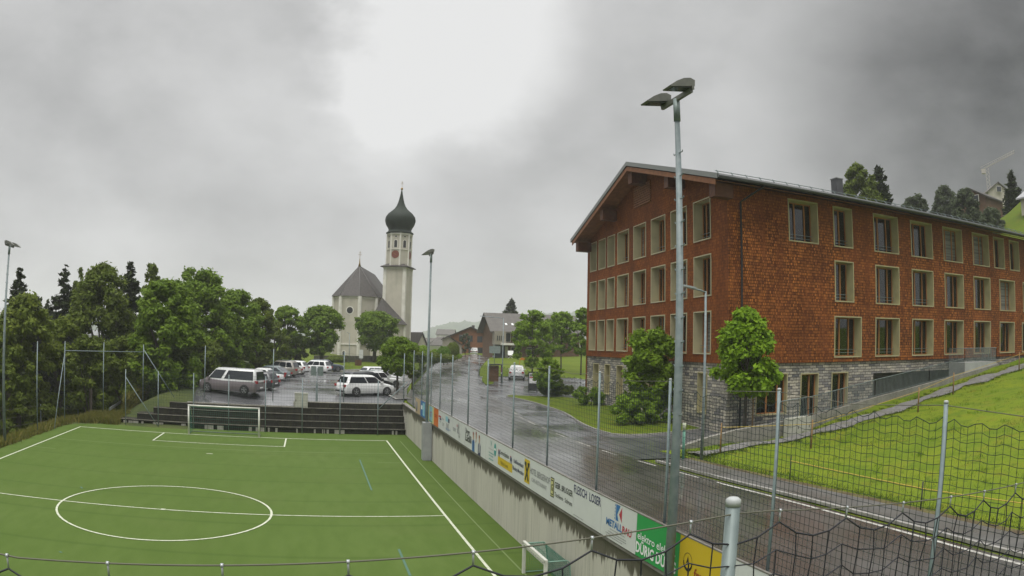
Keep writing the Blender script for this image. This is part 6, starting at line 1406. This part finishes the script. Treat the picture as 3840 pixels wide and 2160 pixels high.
# hedge, clipped bushes and garden on the left of the road
def blob_bush(name, label, u, vb, wpx, hpx, dist, seed, m, per=900, cat='bush', leaf=.12, group=None):
    ppm = 1797.7/dist; p = at(u, vb, dist); w, h = wpx/ppm, hpx/ppm; rng = np.random.default_rng(seed); t = thing(name, label, cat, p, 0, group); n = int(per*w*h)
    dd = sphere_dirs(n, rng); f = 1-.13*rng.random((n, 1)); f *= 1+.05*np.sin(dd[:, :1]*7+seed)*np.cos(dd[:, 2:3]*6); P = dd*f*np.array([w/2, w/2, h/2])+np.array([0, 0, h/2]); q = dd+rng.normal(size=(n, 3))*.35
    leaf_object('foliage', quads(P, q, leaf, rng), m, t); mb = MB(); mb.tube([(0, 0, -.3), (0, 0, h*.5)], .06, 5); mb.build('stem', M_BARK, t); return t
blob_bush('clipped_bush', 'bright yellow green clipped bush beside the grey shed', 1116, 914, 36, 44, 106, 61, L_CLIP, 700)
blob_bush('clipped_bush', 'dark round bush to the right of the bright clipped bush', 1139, 906, 34, 46, 112, 62, L_DARK, 600)
blob_bush('clipped_bush', 'small round green bush left of the bright clipped bush', 1093, 906, 22, 28, 108, 63, L_SHR, 600)
for i, (u, vb, wp, hp, dist, lab) in enumerate(((1062, 914, 44, 46, 92, 'shaggy hedge bush behind the second floodlight pole'), (1090, 915, 40, 30, 96, 'low hedge bush above the garden wall'), (1125, 912, 46, 22, 102, 'flat dark hedge bush below the bright clipped bush'), (1150, 903, 26, 14, 112, 'small flowering hedge bush at the right end of the garden wall'), (1040, 908, 30, 48, 86, 'hedge bush next to the loose small tree'))):
    blob_bush('hedge_bush', lab, u, vb, wp, hp, dist, 70+i, (L_SHR, L_DARK, L_DARK, L_SHR, L_OAK)[i], 450, group='bushes of the garden hedge', leaf=.16)
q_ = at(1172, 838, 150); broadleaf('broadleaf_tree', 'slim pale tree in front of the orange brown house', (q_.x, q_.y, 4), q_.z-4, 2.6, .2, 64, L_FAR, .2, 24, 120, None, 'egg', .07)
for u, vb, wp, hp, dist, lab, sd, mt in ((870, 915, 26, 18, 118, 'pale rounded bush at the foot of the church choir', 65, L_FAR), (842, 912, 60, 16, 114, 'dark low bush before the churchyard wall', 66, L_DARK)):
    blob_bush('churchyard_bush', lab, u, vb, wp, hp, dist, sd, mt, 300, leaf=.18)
# trees on the slope behind the building
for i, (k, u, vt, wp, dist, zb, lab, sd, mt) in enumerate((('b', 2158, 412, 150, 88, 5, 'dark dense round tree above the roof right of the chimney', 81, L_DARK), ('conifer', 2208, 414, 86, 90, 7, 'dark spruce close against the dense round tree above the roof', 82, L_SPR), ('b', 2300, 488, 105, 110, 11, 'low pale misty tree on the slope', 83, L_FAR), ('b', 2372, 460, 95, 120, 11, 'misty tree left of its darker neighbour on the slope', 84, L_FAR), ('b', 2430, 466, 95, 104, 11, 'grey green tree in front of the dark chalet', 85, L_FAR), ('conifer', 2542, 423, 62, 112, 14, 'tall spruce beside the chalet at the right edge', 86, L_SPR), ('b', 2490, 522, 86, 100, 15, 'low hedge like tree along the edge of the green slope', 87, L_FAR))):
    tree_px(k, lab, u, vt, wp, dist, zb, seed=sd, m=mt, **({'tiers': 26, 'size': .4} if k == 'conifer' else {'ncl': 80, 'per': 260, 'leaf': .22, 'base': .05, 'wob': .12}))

# ------------------------------------------------------------------ rough grass
def tufts(name, pts, m, h, w, seed, kind='stuff', blades=7):
    rng = np.random.default_rng(seed); V = []
    for (x, y, z) in pts:
        for _ in range(blades):
            a = rng.uniform(0, 6.28); l = h*rng.uniform(.5, 1.2); o = rng.normal(size=2)*w; tip = rng.normal(size=2)*h*.35; b = .012+.012*rng.random(); b *= h/.3
            c, s = math.cos(a)*b, math.sin(a)*b; V += [(x+o[0]-c, y+o[1]-s, z), (x+o[0]+c, y+o[1]+s, z), (x+o[0]+tip[0]*.5+c*.7, y+o[1]+tip[1]*.5+s*.7, z+l*.6), (x+o[0]+tip[0], y+o[1]+tip[1], z+l)]
    o = leaf_object(name, np.array(V), m); o['kind'] = kind; return o
M_DRY = leafmat('dry bank grass', (.17, .145, .03), (.21, .18, .045), (.09, .13, .022), .3); M_TUFT = leafmat('long meadow grass', (.075, .115, .010), (.10, .13, .014), (.05, .08, .008), .3)
rg = random.Random(3); P = []
for i in range(1500):
    y = rg.uniform(26, 53.5); x = -18.15-abs(rg.gauss(0, 1.4)); P.append((x, y, zland(x, y)-.08))
for i in range(700):
    k = rg.random()*3.999; j = int(k); f = k-j; g = rg.random(); a = LN_R[j].lerp(LN_R[j+1], f); b = Vector((min(-9.2, a.x+.1), a.y+.3, 2.32 if k > 1 else 1.7+.62*k)); q = a.lerp(b, g); P.append((q.x, q.y, q.z-.08))
    x = rg.uniform(-17.6, -14.6); y = 51.8+abs(rg.gauss(0, 1.6)); P.append((x, y, max(0, zland(x, y))-.08))
tufts('bank_grass', P, M_DRY, .55, .16, 5, blades=9)
P = []
for i in range(2600):
    y = rg.uniform(-2, 27); x = np.interp(y, [p[1] for p in EDGE], [p[0] for p in EDGE])+2.1+abs(rg.gauss(0, .5)); P.append((x, y, zmeadow(x, y)))
for i in range(9000):
    x = rg.uniform(16, 52); y = rg.uniform(0, 28.0); 
    if math.sin(x*.7+y*.4)+math.sin(y*.9-x*.3)+rg.uniform(-1, 1) < -.2: continue
    P.append((x, y, zmeadow(x, y)+.0))
tufts('meadow_grass', P, M_TUFT, .11, .10, 6, blades=4)
P = []
for i in range(1500):
    k = rg.random(); j = int(k*(len(T2)-1)); x, y = T2[j]; s_ = rg.choice((-1, 1)); yy = y+s_*(.72+abs(rg.gauss(0, .25))); 
    if yy < yramp(x)-.3: P.append((x, yy, zt(x, yy)))
tufts('track_edge_grass', P, M_TUFT, .15, .12, 7, blades=6)

rg = random.Random(12); P = []
for i in range(150):
    x = rg.uniform(16.5, 50); y = rg.uniform(3, 27); n_ = rg.randint(2, 7)
    for _ in range(n_): xx, yy = x+rg.gauss(0, .16), y+rg.gauss(0, .16); P.append((xx, yy, zmeadow(xx, yy)+.01))
tufts('meadow_weeds', P, L_SHR, .20, .10, 9, blades=7)
# ------------------------------------------------------------------ far hills and haze
def zfar(x, y):
    a = math.degrees(math.atan2(x, y)); d = math.hypot(x, y); r = sm(d, 1300, 1900)
    h = 22+40*sm(a, 7.5, 13)+26*sm(a, 14, 20)+4*math.sin(a*1.3+.5)
    return 2+r*min(94, h+(2*math.sin(x*.075+y*.04)+2.4*math.sin(x*.13-y*.1)+2*math.sin(x*.25+y*.08)+2*math.sin(x*.6)))
M_FOREST = multi_noise('far forest', [(.05, .075, .035), (.02, .42, .6, (.08, .115, .045), 1, None), (.1, .4, .65, (.035, .052, .028), .8, None)], rough=.9)
mb = MB(); mb.grid([[(d*math.sin(R(a)), d*math.cos(R(a)), zfar(d*math.sin(R(a)), d*math.cos(R(a)))) for a in np.arange(-40, 62.1, .15)] for d in (1050, 1200, 1300, 1400, 1480, 1560, 1640, 1720, 1800, 1870, 1940, 2050, 2200)])
mb.build('hills', M_FOREST)['kind'] = 'structure'
HZ_DENS = 0.0004
m = bpy.data.materials.new('haze'); m.use_nodes = True; t = m.node_tree; t.nodes.clear(); o = N(t, 'ShaderNodeOutputMaterial'); v = N(t, 'ShaderNodeVolumePrincipled'); v.inputs['Color'].default_value = (.95, .96, .97, 1); v.inputs['Density'].default_value = HZ_DENS; v.inputs['Anisotropy'].default_value = .0
t.links.new(v.outputs[0], o.inputs['Volume'])
mb = MB(); mb.box(-2300, 2300, -75, 2300, -16, 101); hz = mb.build('haze', m); hz['kind'] = 'stuff'
